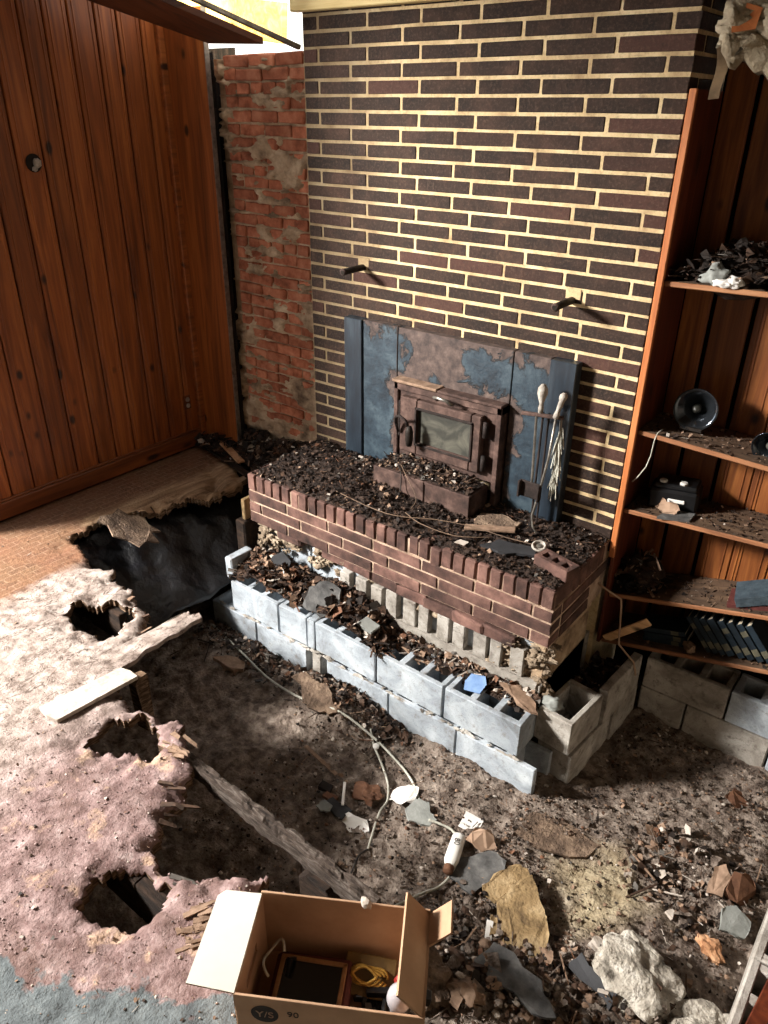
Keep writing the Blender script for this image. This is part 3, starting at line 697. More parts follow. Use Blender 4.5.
# ash ledge in front
m = MB(); m.box(.665, 1.28, -.262, -.085, .405, .425, .004); m.box(.665, 1.0, -.266, -.25, .30, .425, .004); m.box(1.008, 1.28, -.268, -.25, .30, .425, .004); m.box(.665, .69, -.262, -.085, .30, .42, .003); m.box(1.255, 1.28, -.262, -.085, .30, .42, .003)
P('ash_ledge', m, 'rust')

# ================================================================== FIRE TOOLS
ft = thing('fire_tool_stand', 'fireplace tool stand with crossbar leaning by the blue steel wing', 'tool stand', (1.58, -.15, .33))
m = MB(); m.tube([(1.56, -.13, .31), (1.56, -.13, .90)], .006, 8); m.tube([(1.585, -.12, .31), (1.585, -.12, .90)], .005, 8); P('post', m, 'rust_dark', ft)
m = MB(); m.bar((1.462, -.155, .884), (1.668, -.15, .904), .02, .016, .003); P('crossbar', m, 'rust', ft)
m = MB(); m.lathe([(.0, 0), (.07, .002), (.075, .012), (.02, .02), (0, .022)], (1.57, -.13, .296), None, 18); P('foot_plate', m, 'rust_dark', ft)
m = MB(); m.lathe([(0, .0), (.011, .004), (.013, .03), (.009, .05), (.017, .075), (.024, .1), (.022, .125), (.01, .142), (0, .145)], (1.552, -.145, .895), None, 14); P('handle', m, 'white_handle', ft, smooth=True)
sh = thing('fire_shovel', 'small rusty fire shovel hanging from the tool stand crossbar', 'fire tool', (1.55, -.17, .47))
m = MB(); m.tube([(1.545, -.168, .89), (1.56, -.17, .55)], .006, 8); P('shaft', m, 'chrome_grey', sh)
m = MB(); m.box(1.50, 1.615, -.178, -.166, .475, .56, .004); m.box(1.50, 1.512, -.2, -.17, .475, .56, .003); m.box(1.603, 1.615, -.2, -.17, .475, .56, .003); P('scoop', m, 'rust_dark', sh)
pk = thing('fire_poker', 'iron fire poker with white knob handle and hooked end', 'fire tool', (1.62, -.17, .30))
m = MB(); m.tube([(1.64, -.165, .90), (1.63, -.17, .7), (1.60, -.175, .48), (1.585, -.18, .39), (1.60, -.19, .34), (1.628, -.2, .315)], .006, 8); P('shaft', m, 'chrome_grey', pk, smooth=True)
R = Euler((0, .24, 0)).to_matrix()
m = MB(); m.lathe([(0, 0), (.013, .003), (.014, .02), (.010, .04), (.013, .075), (.012, .09), (.017, .1), (.018, .115), (.01, .128), (0, .13)], (1.637, -.165, .9), R, 14); P('handle', m, 'white_handle', pk, smooth=True)
br = thing('hearth_brush', 'ragged pale hearth brush hanging by the poker', 'fire tool', (1.655, -.14, .52))
m = MB(); m.tube([(1.655, -.14, .895), (1.662, -.135, .72)], .006, 8); P('shaft', m, 'chrome_grey', br)
m = MB()
for k in range(60):
    a = random.uniform(-.022, .022); z = random.uniform(.6, .86); m.tube([(1.658+a*.5, -.14, z), (1.66+a+random.uniform(-.012, .012), -.142+random.uniform(-.02, .012), z-random.uniform(.05, .12))], .0028, 4)
P('bristles', m, 'white_cable', br)

# ================================================================== BOOKSHELF
shelf = thing('bookshelf', 'open wooden bookshelf with sagging dusty shelves beside the chimney', 'bookshelf', (2.4, .15, -.33))
m = MB(); m.box(1.945, 1.962, -.012, .30, -.30, 2.205, .002); P('side_panel', m, 'red_board', shelf)
m = MB(); m.box(3.052, 3.072, -.012, .30, -.30, 2.205, .002); P('side_panel', m, 'red_board', shelf)
m = MB(); m.box(1.938, 1.966, -.03, -.011, .22, 2.207, .003); P('face_strip', m, 'board_edge', shelf)
x = 1.965; k = 0
bwid = [.135, .17, .15, .165, .15, .16, .15, .165]
for wv in bwid:
    gap = .02 if k in (0, 1) else .004
    b = MB(); b.box(x, x+wv-gap, .30, .322, -.30, 2.3, .004)
    if k > 1:
        for dx in (.02, .034, wv-.04): b.box(x+dx, x+dx+.007, .2965, .305, -.30, 2.3, .002)
    mesh_obj('back_board', b, MAT['pine_shelf'], shelf, (x+wv/2, .31, -.3)); x += wv; k += 1
XR = 3.05
def tilted(x0, z0, x1, z1, y0, y1, th, ch=.003):
    mb = MB(); a = math.atan2(z1-z0, x1-x0); Ln = math.hypot(x1-x0, z1-z0)
    R = Matrix.Rotation(-a, 3, 'Y'); c = Vector(((x0+x1)/2, (y0+y1)/2, (z0+z1)/2)) - R @ Vector((0, 0, th/2))
    mb.obox(c, (Ln, y1-y0, th), R, ch); return mb, a
SH = {}
for nm_, x0, z0, x1, z1 in (('a', 1.965, 1.525, XR, 1.55), ('b', 1.965, .878, XR, .835), ('c', 1.965, .482, XR, .545), ('d', 1.965, .005, XR, .275), ('e', 1.965, -.275, XR, -.015)):
    mb, a = tilted(x0, z0, x1, z1, .0, .296, .02); s_ = mesh_obj('shelf_board', mb, MAT['shelf_x'], shelf)
    mb, a = tilted(x0, z0+.0005, x1, z1+.0005, -.006, .004, .021); mesh_obj('front_edge', mb, MAT['shelf_edge'], s_, None)
    SH[nm_] = (x0, z0, x1, z1, a)
def shz(n, x): x0, z0, x1, z1, a = SH[n]; return z0+(z1-z0)*(x-x0)/(x1-x0)
m = MB(); m.box(1.945, 3.3, -.06, .3, 2.50, 2.62, .004); S('trim_2', m, MAT['soffit'])

def litter(n, fpos, smin, smax, wts, mb=None, lumps=0.0, tilt=.6):
    mb = mb or MB(); ks = list(range(len(wts)))
    for _ in range(n):
        p = fpos()
        if p is None: continue
        s = random.uniform(smin, smax)*random.choice((.6, .8, 1, 1, 1.5)); mi = random.choices(ks, wts)[0]
        if random.random() < lumps: mb.lump(p, (s*.5, s*.4, s*.3), 1, .3, mi)
        elif random.random() < .25:
            a = random.uniform(0, PI); d = Vector((math.cos(a), math.sin(a), random.uniform(-.3, .3)))*s*1.3
            q = Vector(p); mb.bar(q-d, q+d, s*.12, s*.10, 0, mi)
        else: mb.chip(p, s*1.3, s*.9, .001, (random.gauss(0, tilt), random.gauss(0, tilt), random.uniform(0, 6.28)), mi)
    return mb
# debris nest on the top shelf
def fp():
    u = random.gauss(0, .19); v = random.uniform(.02, .28); x = 2.22+u
    if not 1.985 < x < 2.75: return None
    return (x, v, shz('a', x)+random.uniform(0, max(.012, .15*math.exp(-(u/.2)**2))))
mb = litter(2400, fp, .012, .04, (8, 3, .6, .2, .25, .2, 4)); mb.lump((2.2, .15, 1.55), (.2, .12, .075), 3, .25, 6)
one('debris_nest', mb, LITTER, 'heap of dark leaves and rubbish on the top shelf', 'debris', (2.17, .15, 1.53), kind='stuff')
m = MB(); m.lump((2.155, .01, 1.565), (.05, .03, .045), 3, .45); one('grey_lump', m, MAT['grey_shard'], 'grey fibrous lump in front of the top shelf heap', 'lump', (2.155, .01, 1.53), smooth=True)
m = MB(); m.lump((2.19, -.005, 1.545), (.035, .022, .018), 3, .5); m.lump((2.23, .0, 1.553), (.03, .02, .02), 3, .5); one('white_tissue', m, MAT['white_paper'], 'white crumpled tissue hanging over the top shelf edge', 'tissue', (2.2, 0, 1.53), smooth=True)
def shelf_litter(n, cnt, xs, hs, lab):
    def f():
        x = random.uniform(*xs); return (x, random.uniform(.0, .28), shz(n, x)+random.uniform(.001, hs))
    mb = litter(cnt, f, .004, .013, (4, 5, 2, .4, .5, .4, 3)); one('shelf_litter', mb, LITTER, lab, 'debris', (xs[0], .1, shz(n, xs[0])), kind='stuff')
shelf_litter('b', 330, (1.98, 2.6), .008, 'dark crumbs scattered along the shelf under the round reflector')
shelf_litter('c', 600, (1.98, 2.75), .012, 'leaf crumbs scattered along the shelf with the black device')
shelf_litter('d', 330, (2.0, 2.75), .008, 'dark leaf bits scattered over the tilted shelf with the stacked books')
shelf_litter('e', 200, (2.0, 2.8), .006, 'crumbs scattered along the lowest shelf before the leaning books')
# round reflector lamp
def reflector(c, r, label, yaw, tilt):
    t = thing('reflector_lamp', label, 'lamp', (c[0], c[1], c[2]-r))
    R = Euler((PI/2+tilt, 0, yaw)).to_matrix()
    m = MB(); m.lathe([(.02, -.06), (.035, -.055), (r*.55, -.035), (r*.85, -.012), (r, .004), (r*1.02, .007), (r*.99, .009), (r*.84, -.006), (r*.53, -.028), (.03, -.046), (0.0, -.048)], c, R, 36); mesh_obj('reflector', m, MAT['reflector'], t, smooth=True)
    m = MB(); m.lathe([(0, -.05), (.018, -.048), (.02, -.02), (.012, -.008), (0, -.006)], c, R, 14); mesh_obj('bulb', m, MAT['stove_glass'], t, smooth=True)
    m = MB(); m.box(c[0]-.05, c[0]+.05, c[1]-.02, c[1]+.06, c[2]-r-.004, c[2]-r+.012, .004); mesh_obj('stand', m, MAT['black_iron'], t)
    return t
reflector((2.155, .13, .98), .092, 'round dark glossy reflector lamp, whole disc in view, on the second shelf', .12, -.12)
reflector((2.487, .08, .905), .068, 'round reflector lamp cut by the right picture edge, on the second shelf', -.1, .05)
# black device with two pale knobs
z = shz('c', 2.14)
t = thing('black_device', 'black boxy device with two pale round knobs on the third shelf', 'device', (2.14, .16, z), (0, -.05, .15))
lb = Vector((2.14, .16, z))
del t['_base']
def LB(name, mb, mat, par): return mesh_obj(name, mb, MAT[mat], par, None)
m = MB(); m.box(-.11, .11, -.07, .08, .0, .10, .012); m.box(-.09, .10, -.06, .07, .098, .125, .01); LB('body', m, 'black_device', t)
for xk in (-.055, .035):
    m = MB(); m.lathe([(0, 0), (.017, 0), (.018, .008), (.014, .012), (0, .0125)], (xk, -.03, .124), None, 16); LB('knob', m, 'white_plastic', t)
m = MB(); m.box(-.02, .055, -.078, -.069, .045, .062, .003); LB('label_strip', m, 'white_paper', t)
m = MB(); m.prism(rag([(-.055, -.025), (-.015, -.035), (.035, -.025), (.05, .01), (.02, .035), (-.02, .02), (-.045, .03)], 3, .12), 0, .003, (2.15, .045, shz('c', 2.15)+.035), Euler((.8, .25, .1)).to_matrix(), 0, .006)
one('paper_scrap', m, MAT['tan_paper'], 'torn tan paper scrap leaning on the black device', 'paper', (2.15, .045, shz('c', 2.15)))
m = MB(); m.prism([(-.08, -.04), (.06, -.05), (.09, .02), (-.02, .05)], 0, .012, (2.185, .04, shz('c', 2.185)+.002), Euler((0, -.05, .4)).to_matrix())
one('slate_piece', m, MAT['slate'], 'flat grey slate piece lying before the black device', 'slate', (2.185, .04, shz('c', 2.185)))
zt = shz('b', 2.02)
m = MB(); m.tube([(2.055, .05, zt+.01), (2.05, .0, zt+.006), (2.047, -.012, zt-.02), (2.043, -.012, zt-.1), (2.03, -.008, zt-.16), (2.0, .0, zt-.22), (1.975, .01, zt-.255)], .0028, 6)
one('hanging_cable', m, MAT['white_cable'], 'thin pale cord dangling from the second shelf beside the side panel', 'cord', (2.0, 0, zt-.2), smooth=True)
# crumpled bundle on the fourth shelf
z = shz('d', 2.06)
def fb():
    u, v = max(-.06, min(.12, random.gauss(0, .05))), max(-.08, min(.08, random.gauss(0, .05))); return (2.06+u, .13+v, z+.02+random.uniform(0, .17)*math.exp(-(u*u+v*v)/.006))
mb = litter(480, fb, .025, .065, (5, 5, 2.2, .6, .6, .4, 2)); mb.lump((2.06, .13, z+.075), (.09, .09, .085), 3, .35, 6)
one('crumpled_bundle', mb, LITTER, 'dark crumpled bundle of leaves and paper on the tilted shelf by the side panel', 'bundle', (2.06, .13, z))
# books
def book(label, size, loc, rot, mat='book_blue', group=None, bands=1):
    T_, H_, D_ = size   # thickness x, height z, depth y ; spine faces -y
    t = thing('book', label, 'book', loc, rot, group, base=False)
    m = MB(); m.box(-T_/2, -T_/2+.003, 0, D_, 0, H_, .001); m.box(T_/2-.003, T_/2, 0, D_, 0, H_, .001); m.box(-T_/2, T_/2, 0, .004, 0, H_, .0015); mesh_obj('cover', m, MAT[mat], t)
    m = MB(); m.box(-T_/2+.003, T_/2-.003, .004, D_-.004, .004, H_-.004); mesh_obj('pages', m, MAT['book_pages'], t)
    for k in range(bands):
        m = MB(); zz = H_*(.26 if k == 0 else .74); m.box(-T_/2+.001, T_/2-.001, -.0008, .002, zz-.014*(1 if k else 1.6), zz+.014); mesh_obj('label_band', m, MAT['book_band'], t)
    return t
ang = SH['e'][4]
ords = ['first', 'second', 'third', 'fourth', 'fifth', 'sixth', 'seventh', 'eighth']
xb = 2.475
for i in range(8):
    T_ = (.022, .024, .026, .034, .03, .03, .03, .03)[i]
    z = shz('e', xb)
    book('dark blue hardback leaning left on the lowest shelf, %s from the left' % ords[i], (T_, .2, .14), (xb, .035, z+.004+T_*.35), (0, -.72, 0), group='leaning blue books', bands=1 if i % 2 else 2)
    xb += T_*1.33
z = shz('e', 2.2)
for i, (dx, w_) in enumerate(((0, .026), (.004, .028), (-.012, .025))):
    o = book('dark blue book lying flat, %s of the dark stack on the lowest shelf' % ('lowest', 'middle', 'topmost')[i], (w_, .21, .14), (2.36+dx, .055, z+.05+i*.030), (0, -PI/2-ang, .03*i), group='flat dark books', bands=1)
z = shz('d', 2.58)
book('maroon edged book at the bottom of the short stack on the tilted shelf', (.028, .2, .15), (2.69, .045, z+.035), (0, -PI/2-SH['d'][4], .12), 'book_red', bands=0)
book('pale paged book lying in the middle of the short stack, tilted shelf', (.02, .17, .13), (2.69, .06, z+.062), (0, -PI/2-SH['d'][4], -.05), 'slate_dark', bands=0)
book('blue grey book lying on top of the short stack, tilted shelf', (.045, .2, .16), (2.71, .05, z+.10), (0, -PI/2-SH['d'][4]-.16, .2), 'book_grey', bands=0)
z = shz('e', 2.39)
m = MB()
for k in range(16): m.chip((2.385+random.uniform(-.022, .022), .03+random.uniform(-.015, .015), z+.015+random.uniform(0, .022)), .04, .03, .001, (random.uniform(-1, 1), random.uniform(-1, 1), random.uniform(0, 6)))
m.lump((2.385, .03, z+.014), (.02, .016, .014), 2, .4)
one('dried_flower', m, MAT['leaf_tan'], 'small crumpled yellowish dried flower on the lowest shelf edge', 'flower', (2.385, .03, z))
# stick and bent wire in front of the shelves
m = MB(); m.bar((1.985, -.0, -.27), (2.19, -.03, -.055), .042, .012, .002, up=(0, 1, .2)); one('wood_stick', m, MAT['tan_stick'], 'short clean tan wooden stick propped before the lower shelves', 'stick', (2.03, -.02, -.28))
m = MB(); m.tube([(1.915, -.07, .085), (1.96, -.06, .06), (2.045, -.05, .025), (2.052, -.05, -.02), (2.07, -.05, -.2), (2.075, -.05, -.235), (2.12, -.045, -.275), (2.16, -.045, -.305), (2.178, -.05, -.345), (2.185, -.05, -.375)], .005, 7)
one('bent_wire', m, MAT['tan_paper'], 'bent pale wire hanging from the hearth side to the block corner', 'wire', (2.1, -.05, -.38), smooth=True)

# ================================================================== TOP: SOFFIT, RAFTER, LINTEL, INSULATION
m = MB(); q = [(-1.10, -1.1, 2.73), (-.66, -.02, 2.425), (-.25, -.02, 2.41), (-.55, -1.1, 2.73)]
q2 = [(a, b, c+.03) for a, b, c in q]
m.add(q+q2, [(3, 2, 1, 0), (4, 5, 6, 7), (0, 1, 5, 4), (1, 2, 6, 5), (2, 3, 7, 6), (3, 0, 4, 7)])
one('ceiling_board', m, MAT['soffit'], 'dark brown ceiling board sagging over the corner of the pine wall', 'board', (-.7, -.5, 2.43))
m = MB(); m.bar((-.46, -1.15, 2.79), (-.075, .06, 2.395), .03, .022, .003); one('roof_edge_strip', m, MAT['chrome_grey'], 'thin grey strip sloping down past the corner to the stripped brick', 'strip', (-.1, .1, 2.36))
m = MB(); m.bar((-1.6, .5, 2.67), (-.6, .5, 2.55), .05, .2, .003, up=(0, 0, 1)); one('rafter', m, MAT['pale_rafter'], 'sunlit pale yellow roof board behind the top of the stripped brick', 'rafter', (-1.1, .5, 2.5))
m = MB(); m.box(-.02, 1.93, -.06, -.006, 2.533, 2.64, .004); one('lintel_beam', m, MAT['pale_wood'], 'pale yellow beam lying across the top of the chimney bricks', 'beam', (1, .2, 2.535))
# torn insulation
mb = MB(); nx_, nz_ = 26, 26; vv = []
for j in range(nz_+1):
    for i in range(nx_+1):
        u, v = i/nx_, j/nz_
        x = 2.04+.42*u; z = 2.48-(.15+.17*u+.06*fbm(u*2.2, 4, 0, 2.0, 3))*v - .02*(1-u)*v
        vv.append((x+.03*fbm(u*3, v*3, 2.0, 1.2, 3), -.10-.05*math.sin(v*2.6)+.06*fbm(u*2.5, v*2.5, 7, 1.6, 4), z+.02*fbm(u*6, v*2, 5, 1, 3)))
mb.add(vv, [(j*(nx_+1)+i, j*(nx_+1)+i+1, (j+1)*(nx_+1)+i+1, (j+1)*(nx_+1)+i) for j in range(nz_) for i in range(nx_)])
ins = thing('torn_insulation', 'torn grey insulation batt hanging above the bookshelf', 'insulation', (2.2, -.1, 2.5))
o = mesh_obj('batt', mb, MAT['insulation'], ins, smooth=True); md = o.modifiers.new('thick', 'SOLIDIFY'); md.thickness = .012
mb = MB(); mb.prism([(-.03, -.04), (.04, -.03), (.05, .03), (.0, .045), (-.04, .02)], 0, .004, (2.12, -.165, 2.40), Euler((1.3, 0, .3)).to_matrix(), 0, .004); mesh_obj('orange_facing', mb, MAT['orange_fibre'], ins)
mb = MB(); vv = [];
for j in range(9):
    v = j/8; zz = 2.335-.165*v; xx = 2.018+.006*math.sin(v*5)+.016*v; vv += [(xx, -.075+.012*math.sin(v*4), zz), (xx+.042-.006*v, -.07+.012*math.sin(v*4+.5), zz+.004)]
mb.add(vv, [(2*j, 2*j+1, 2*j+3, 2*j+2) for j in range(8)])
o = one('hanging_strip', mb, MAT['plaster_strip'], 'narrow tan strip hanging from the torn insulation', 'strip', (2.03, -.07, 2.17)); md = o.modifiers.new('thick', 'SOLIDIFY'); md.thickness = .003

# ================================================================== WALL FITTINGS
t = thing('wall_outlet', 'small pale electric outlet low on the pine wall near the corner', 'outlet', (-1.085, -.112, .338))
m = MB(); m.box(-1.09, -1.083, -.14, -.085, .29, .385, .003); mesh_obj('plate', m, MAT['soffit'], t)
m = MB(); m.lathe([(0, 0), (.016, 0), (.015, .006), (0, .007)], (-1.083, -.112, .315), Euler((0, PI/2, 0)).to_matrix(), 14); mesh_obj('socket', m, MAT['white_handle'], t)
m = MB(); m.lathe([(0, 0), (.016, 0), (.015, .006), (0, .007)], (-1.083, -.112, .358), Euler((0, PI/2, 0)).to_matrix(), 14); mesh_obj('socket', m, MAT['white_handle'], t)
t = thing('broken_switch', 'broken round switch hanging in its hole high on the pine wall', 'switch', (-1.085, -.90, 1.862))
m = MB(); m.lathe([(.0, 0), (.042, 0), (.045, .004), (.03, .006), (0, .006)], (-1.088, -.90, 1.862), Euler((0, PI/2, 0)).to_matrix(), 18); mesh_obj('hole_ring', m, MAT['grout_dark'], t)
m = MB(); m.lump((-1.07, -.888, 1.862), (.014, .022, .024), 2, .3); m.lump((-1.072, -.905, 1.835), (.01, .016, .014), 2, .3); mesh_obj('porcelain', m, MAT['white_handle'], t, smooth=True)

# ================================================================== FLOOR (rotten, with holes)
FP = [(-1.115, -.04), (-1.0, -.045), (-.46, -.19), (-.43, -.22), (-.395, -.45), (-.51, -.69), (-.545, -.88), (-.667, -1.14), (-.60, -1.36), (-.39, -1.42), (-.15, -1.44), (.08, -1.47), (.28, -1.53), (.40, -1.60), (.50, -1.86),
      (.668, -1.944), (.839, -1.975), (1.0, -1.9), (1.136, -1.95), (1.22, -2.02), (1.29, -2.1), (1.32, -2.225), (1.366, -2.32), (1.453, -2.346), (1.6, -2.266), (1.756, -2.2), (1.95, -2.13), (2.2, -2.13), (2.36, -2.2), (2.52, -2.38), (2.62, -2.7), (2.7, -3.2), (2.9, -5.19), (-1.115, -5.19)]
HOLES = [[(-.022, -1.792), (-.03, -1.70), (.02, -1.631), (.17, -1.565), (.291, -1.624), (.30, -1.70), (.286, -1.756), (.143, -1.80)],
         [(.804, -2.207), (.786, -2.072), (.871, -1.985), (1.03, -2.006), (1.059, -2.088), (.93, -2.172)],
         [(1.391, -2.593), (1.35, -2.52), (1.428, -2.39), (1.524, -2.385), (1.581, -2.444), (1.555, -2.533), (1.494, -2.565)]]
def inside(poly, X, Y):
    r = np.zeros(X.shape, bool); n = len(poly)
    for i in range(n):
        x0, y0 = poly[i]; x1, y1 = poly[(i+1) % n]
        if y0 == y1: continue
        c = ((y0 > Y) != (y1 > Y)) & (X < (x1-x0)*(Y-y0)/(y1-y0)+x0); r ^= c
    return r
def edist(poly, X, Y):
    d = np.full(X.shape, 9.0); n = len(poly)
    for i in range(n):
        a = np.array(poly[i]); b = np.array(poly[(i+1) % n]); e = b-a; q = e@e
        t = np.clip(((X-a[0])*e[0]+(Y-a[1])*e[1])/q, 0, 1); d = np.minimum(d, np.hypot(X-a[0]-t*e[0], Y-a[1]-t*e[1]))
    return d
gx = np.concatenate([np.arange(-1.115, 2.72, .0125), [2.75, 2.8, 2.9]]); gy = np.concatenate([np.arange(-5.19, -3.0, .15), np.arange(-3.0, -.03, .0125)])
GX, GY = np.meshgrid(gx, gy)
NX = np.zeros(GX.shape); NY = np.zeros(GX.shape); NZ = np.zeros(GX.shape)
for j in range(GX.shape[0]):
    for i in range(GX.shape[1]):
        xx, yy = GX[j, i], GY[j, i]
        NX[j, i] = fbm(xx, yy, 1.3, 9, 4); NY[j, i] = fbm(xx, yy, 7.7, 9, 4); NZ[j, i] = fbm(xx, yy, 3.3, 22, 3)
WX, WY = GX+NX*.03+NZ*.016, GY+NY*.03-NZ*.016
dist = edist(FP[1:31], WX, WY)
ins_ = inside(FP, WX, WY)
for h in HOLES: ins_ &= ~inside(h, WX, WY); dist = np.minimum(dist, edist(h, WX, WY))
cellin = ins_[:-1, :-1] & ins_[1:, 1:] & ins_[:-1, 1:] & ins_[1:, :-1]
sag = -.05*np.exp(-dist/.05)*np.clip(.6+NY, 0, 1.6)
far = np.clip((GX-.5)/.4, 0, 1)
TZ = NZ*(.002+.002*far)+NX*.004*far+sag
TZ[GX < -.6] *= .4
idx = -np.ones(GX.shape, int); need = np.zeros(GX.shape, bool)
need[:-1, :-1] |= cellin; need[1:, :-1] |= cellin; need[:-1, 1:] |= cellin; need[1:, 1:] |= cellin
ids = np.argwhere(need); idx[need] = np.arange(len(ids)); nT = len(ids)
fb_ = MB()
fb_.v = [(GX[j, i], GY[j, i], TZ[j, i]) for j, i in ids] + [(GX[j, i], GY[j, i], TZ[j, i]-.032-.012*abs(NX[j, i])) for j, i in ids]
H_, W_ = cellin.shape
for j, i in np.argwhere(cellin):
    a, b, c, d = idx[j, i], idx[j, i+1], idx[j+1, i+1], idx[j+1, i]
    fb_.f.append([a, b, c, d]); fb_.m.append(0); fb_.f.append([d+nT, c+nT, b+nT, a+nT]); fb_.m.append(1)
    for (dj, di, u, v) in ((-1, 0, a, b), (0, 1, b, c), (1, 0, c, d), (0, -1, d, a)):
        jj, ii = j+dj, i+di
        if not (0 <= jj < H_ and 0 <= ii < W_ and cellin[jj, ii]): fb_.f.append([v, u, u+nT, v+nT]); fb_.m.append(1)
floor = tag(mesh_obj('floor', fb_, [MAT['floor'], MAT['floor_edge']]), kind='structure')
floor.data.polygons.foreach_set('use_smooth', [q == 0 for q in fb_.m])

# floor framing below
def joist(y, x0, x1, lab, mat='dark_joist', z1=-.05, h=.17, t=.042):
    mb = MB(); n = 14
    for k in range(n):
        a, b = x0+(x1-x0)*k/n, x0+(x1-x0)*(k+1)/n
        mb.box(a, b+.001, y-t/2+.006*nz(a, y, 0, 9), y+t/2+.006*nz(a, y, 4, 9), z1-h+.02*nz(a, 0, y, 6), z1+.008*nz(a, 3, y, 7), .004)
    return one('floor_joist', mb, MAT[mat], lab, 'joist', ((x0+x1)/2, y, z1-h))
joist(-1.58, -1.1, .16, 'dark rotten joist below the brightly lit plank end')
joist(-2.41, -1.1, 1.62, 'dark joist crossing the hole nearest the cardboard box')
# exposed weathered joist crossing the pit
jm = MB(); n = 70; rings = []
for k in range(n+1):
    u0 = k/n; a = 1.09+.97*u0; tw = .021+.006*u0; cy = -1.985-.012*u0+.006*nz(a, 2, 2, 5); zt = -.035-.03*u0; zb = -.10-.03*u0
    for (sy, sz) in ((-1, -1), (0, -1), (1, -1), (1, 0), (1, 1), (.35, 1), (-.35, 1), (-1, 1), (-1, 0)):
        rot_ = .010*max(0, fbm(a, sy*.3, sz*.3+9, 16, 5))
        rings.append((a, cy+sy*(tw-rot_)+.002*nz(a, sy, sz, 30), (zt-rot_*1.5 if sz > 0 else zb+.02*fbm(a, 3, sy, 8, 3) if sz < 0 else (zt+zb)/2)+.003*nz(a, sy, sz+3, 40)))
nr = 9
jm.add(rings, [(k*nr+i, k*nr+(i+1) % nr, (k+1)*nr+(i+1) % nr, (k+1)*nr+i) for k in range(n) for i in range(nr)]+[tuple(range(nr))[::-1], tuple(n*nr+i for i in range(nr))])
one('floor_joist', jm, MAT['grey_joist'], 'grey weathered joist bridging the pit towards the cardboard box', 'joist', (1.6, -1.99, -.15))
# posts carrying that joist (broken pier in the pit)
m = MB(); m.box(1.78, 1.9, -2.05, -1.94, -.74, -.11, .01, 0, .008); one('joist_post', m, MAT['dark_joist'], 'dark stub post under the weathered joist', 'post', (1.84, -2, -.74))
m = MB(); m.prism(rag([(.405, -2.02), (.43, -1.75), (.447, -1.46), (.462, -1.415), (.485, -1.432), (.512, -1.395), (.548, -1.408), (.545, -1.6), (.56, -1.85), (.57, -2.0), (.5, -2.03)], 4, .05), -.012, .01, zn=.003); one('splintered_plank', m, MAT['floor'], 'splintered pale floorboard poking out over the pit', 'plank', (.5, -1.7, 0))
m = MB(); m.prism([(.525, -2.215), (.572, -1.868), (.62, -1.855), (.672, -1.858), (.645, -2.21), (.59, -2.222)], .002, .02, zn=.002); one('lit_plank', m, MAT['leaf_pale'], 'brightly lit plank end lying on the floor by the pit', 'plank', (.6, -2.0, 0))  # pale colour carries the overexposed window light on the plank
m = MB(); m.box(.60, .66, -1.86, -1.80, -.3, -.02, .006, 0, .008); one('splintered_stud', m, MAT['floor_edge'], 'splintered stud end hanging below the brightly lit plank', 'stud', (.63, -1.83, -.3))
# splinters round the torn edges
mb = MB()
def spl(c, n, sp, ln, ang0, mi):
    for _ in range(n):
        x, yv = c[0]+random.gauss(0, sp), c[1]+random.gauss(0, sp); a = ang0+random.gauss(0, .14); l_ = random.uniform(.5, 1.2)*ln
        jj, ii = int(np.searchsorted(gy, yv))-1, int(np.searchsorted(gx, x))-1
        if not (0 <= jj < H_ and 0 <= ii < W_ and cellin[jj, ii]): continue
        l_ = min(l_, .09); z0 = TZ[jj, ii]-.004+random.uniform(0, .012)
        w0 = random.uniform(.004, .012); ca, sa = math.cos(a), math.sin(a); z1 = z0+random.uniform(-.03, .012); tk = random.uniform(.002, .006)
        P_ = [(x-sa*w0, yv+ca*w0, z0), (x+sa*w0, yv-ca*w0, z0), (x+ca*l_+sa*w0*.8, yv+sa*l_-ca*w0*.8, z1), (x+ca*l_*.85-sa*w0*.7, yv+sa*l_*.85+ca*w0*.7, z1)]
        mb.add(P_+[(q[0], q[1], q[2]+tk) for q in P_], [(3, 2, 1, 0), (4, 5, 6, 7), (0, 1, 5, 4), (1, 2, 6, 5), (2, 3, 7, 6), (3, 0, 4, 7)], mi)
spl((1.06, -2.01), 30, .035, .08, .2, 2); spl((1.0, -2.06), 6, .03, .10, .6, 4); spl((.42, -1.55), 22, .04, .06, 1.0, 2); spl((.36, -1.56), 12, .04, .05, .8, 1)
spl((1.5, -2.4), 9, .03, .08, .5, 5); spl((1.72, -2.42), 40, .03, .08, 1.0, 2); spl((-.5, -.8), 10, .05, .06, 0, 1); spl((.1, -1.5), 10, .08, .05, 1.5, 2); spl((1.3, -2.15), 24, .05, .06, .6, 1)
one('floor_splinters', mb, LITTER, 'loose wood splinters along the torn floor edge', 'splinters', (1.2, -2.1, 0), kind='stuff')
def ff():
    x, yv = random.uniform(-.9, 2.2), random.uniform(-2.95, -1.2)
    j = int(np.searchsorted(gy, yv))-1; i = int(np.searchsorted(gx, x))-1
    if not (0 <= j < H_ and 0 <= i < W_ and cellin[j, i]): return None
    if x < .5 and random.random() < .8: return None
    return (x, yv, TZ[j, i]+.002)
MAT['pink_crumb'] = simple('mauve_crumb', [(120, 98, 94), (170, 148, 144)], 20, .95)
mb = litter(2600, ff, .003, .009, (.6, 2.5, 3, .8, 1.5, .3, .3), None, .4, .25)
litter(6000, lambda: (lambda p: p if p and p[0] > .75 and .55*p[0]-.83*p[1] < 3.08 else None)(ff()), .003, .007, (0, 0, 0, 0, 0, 0, 0, 1), mb, .9, .25)
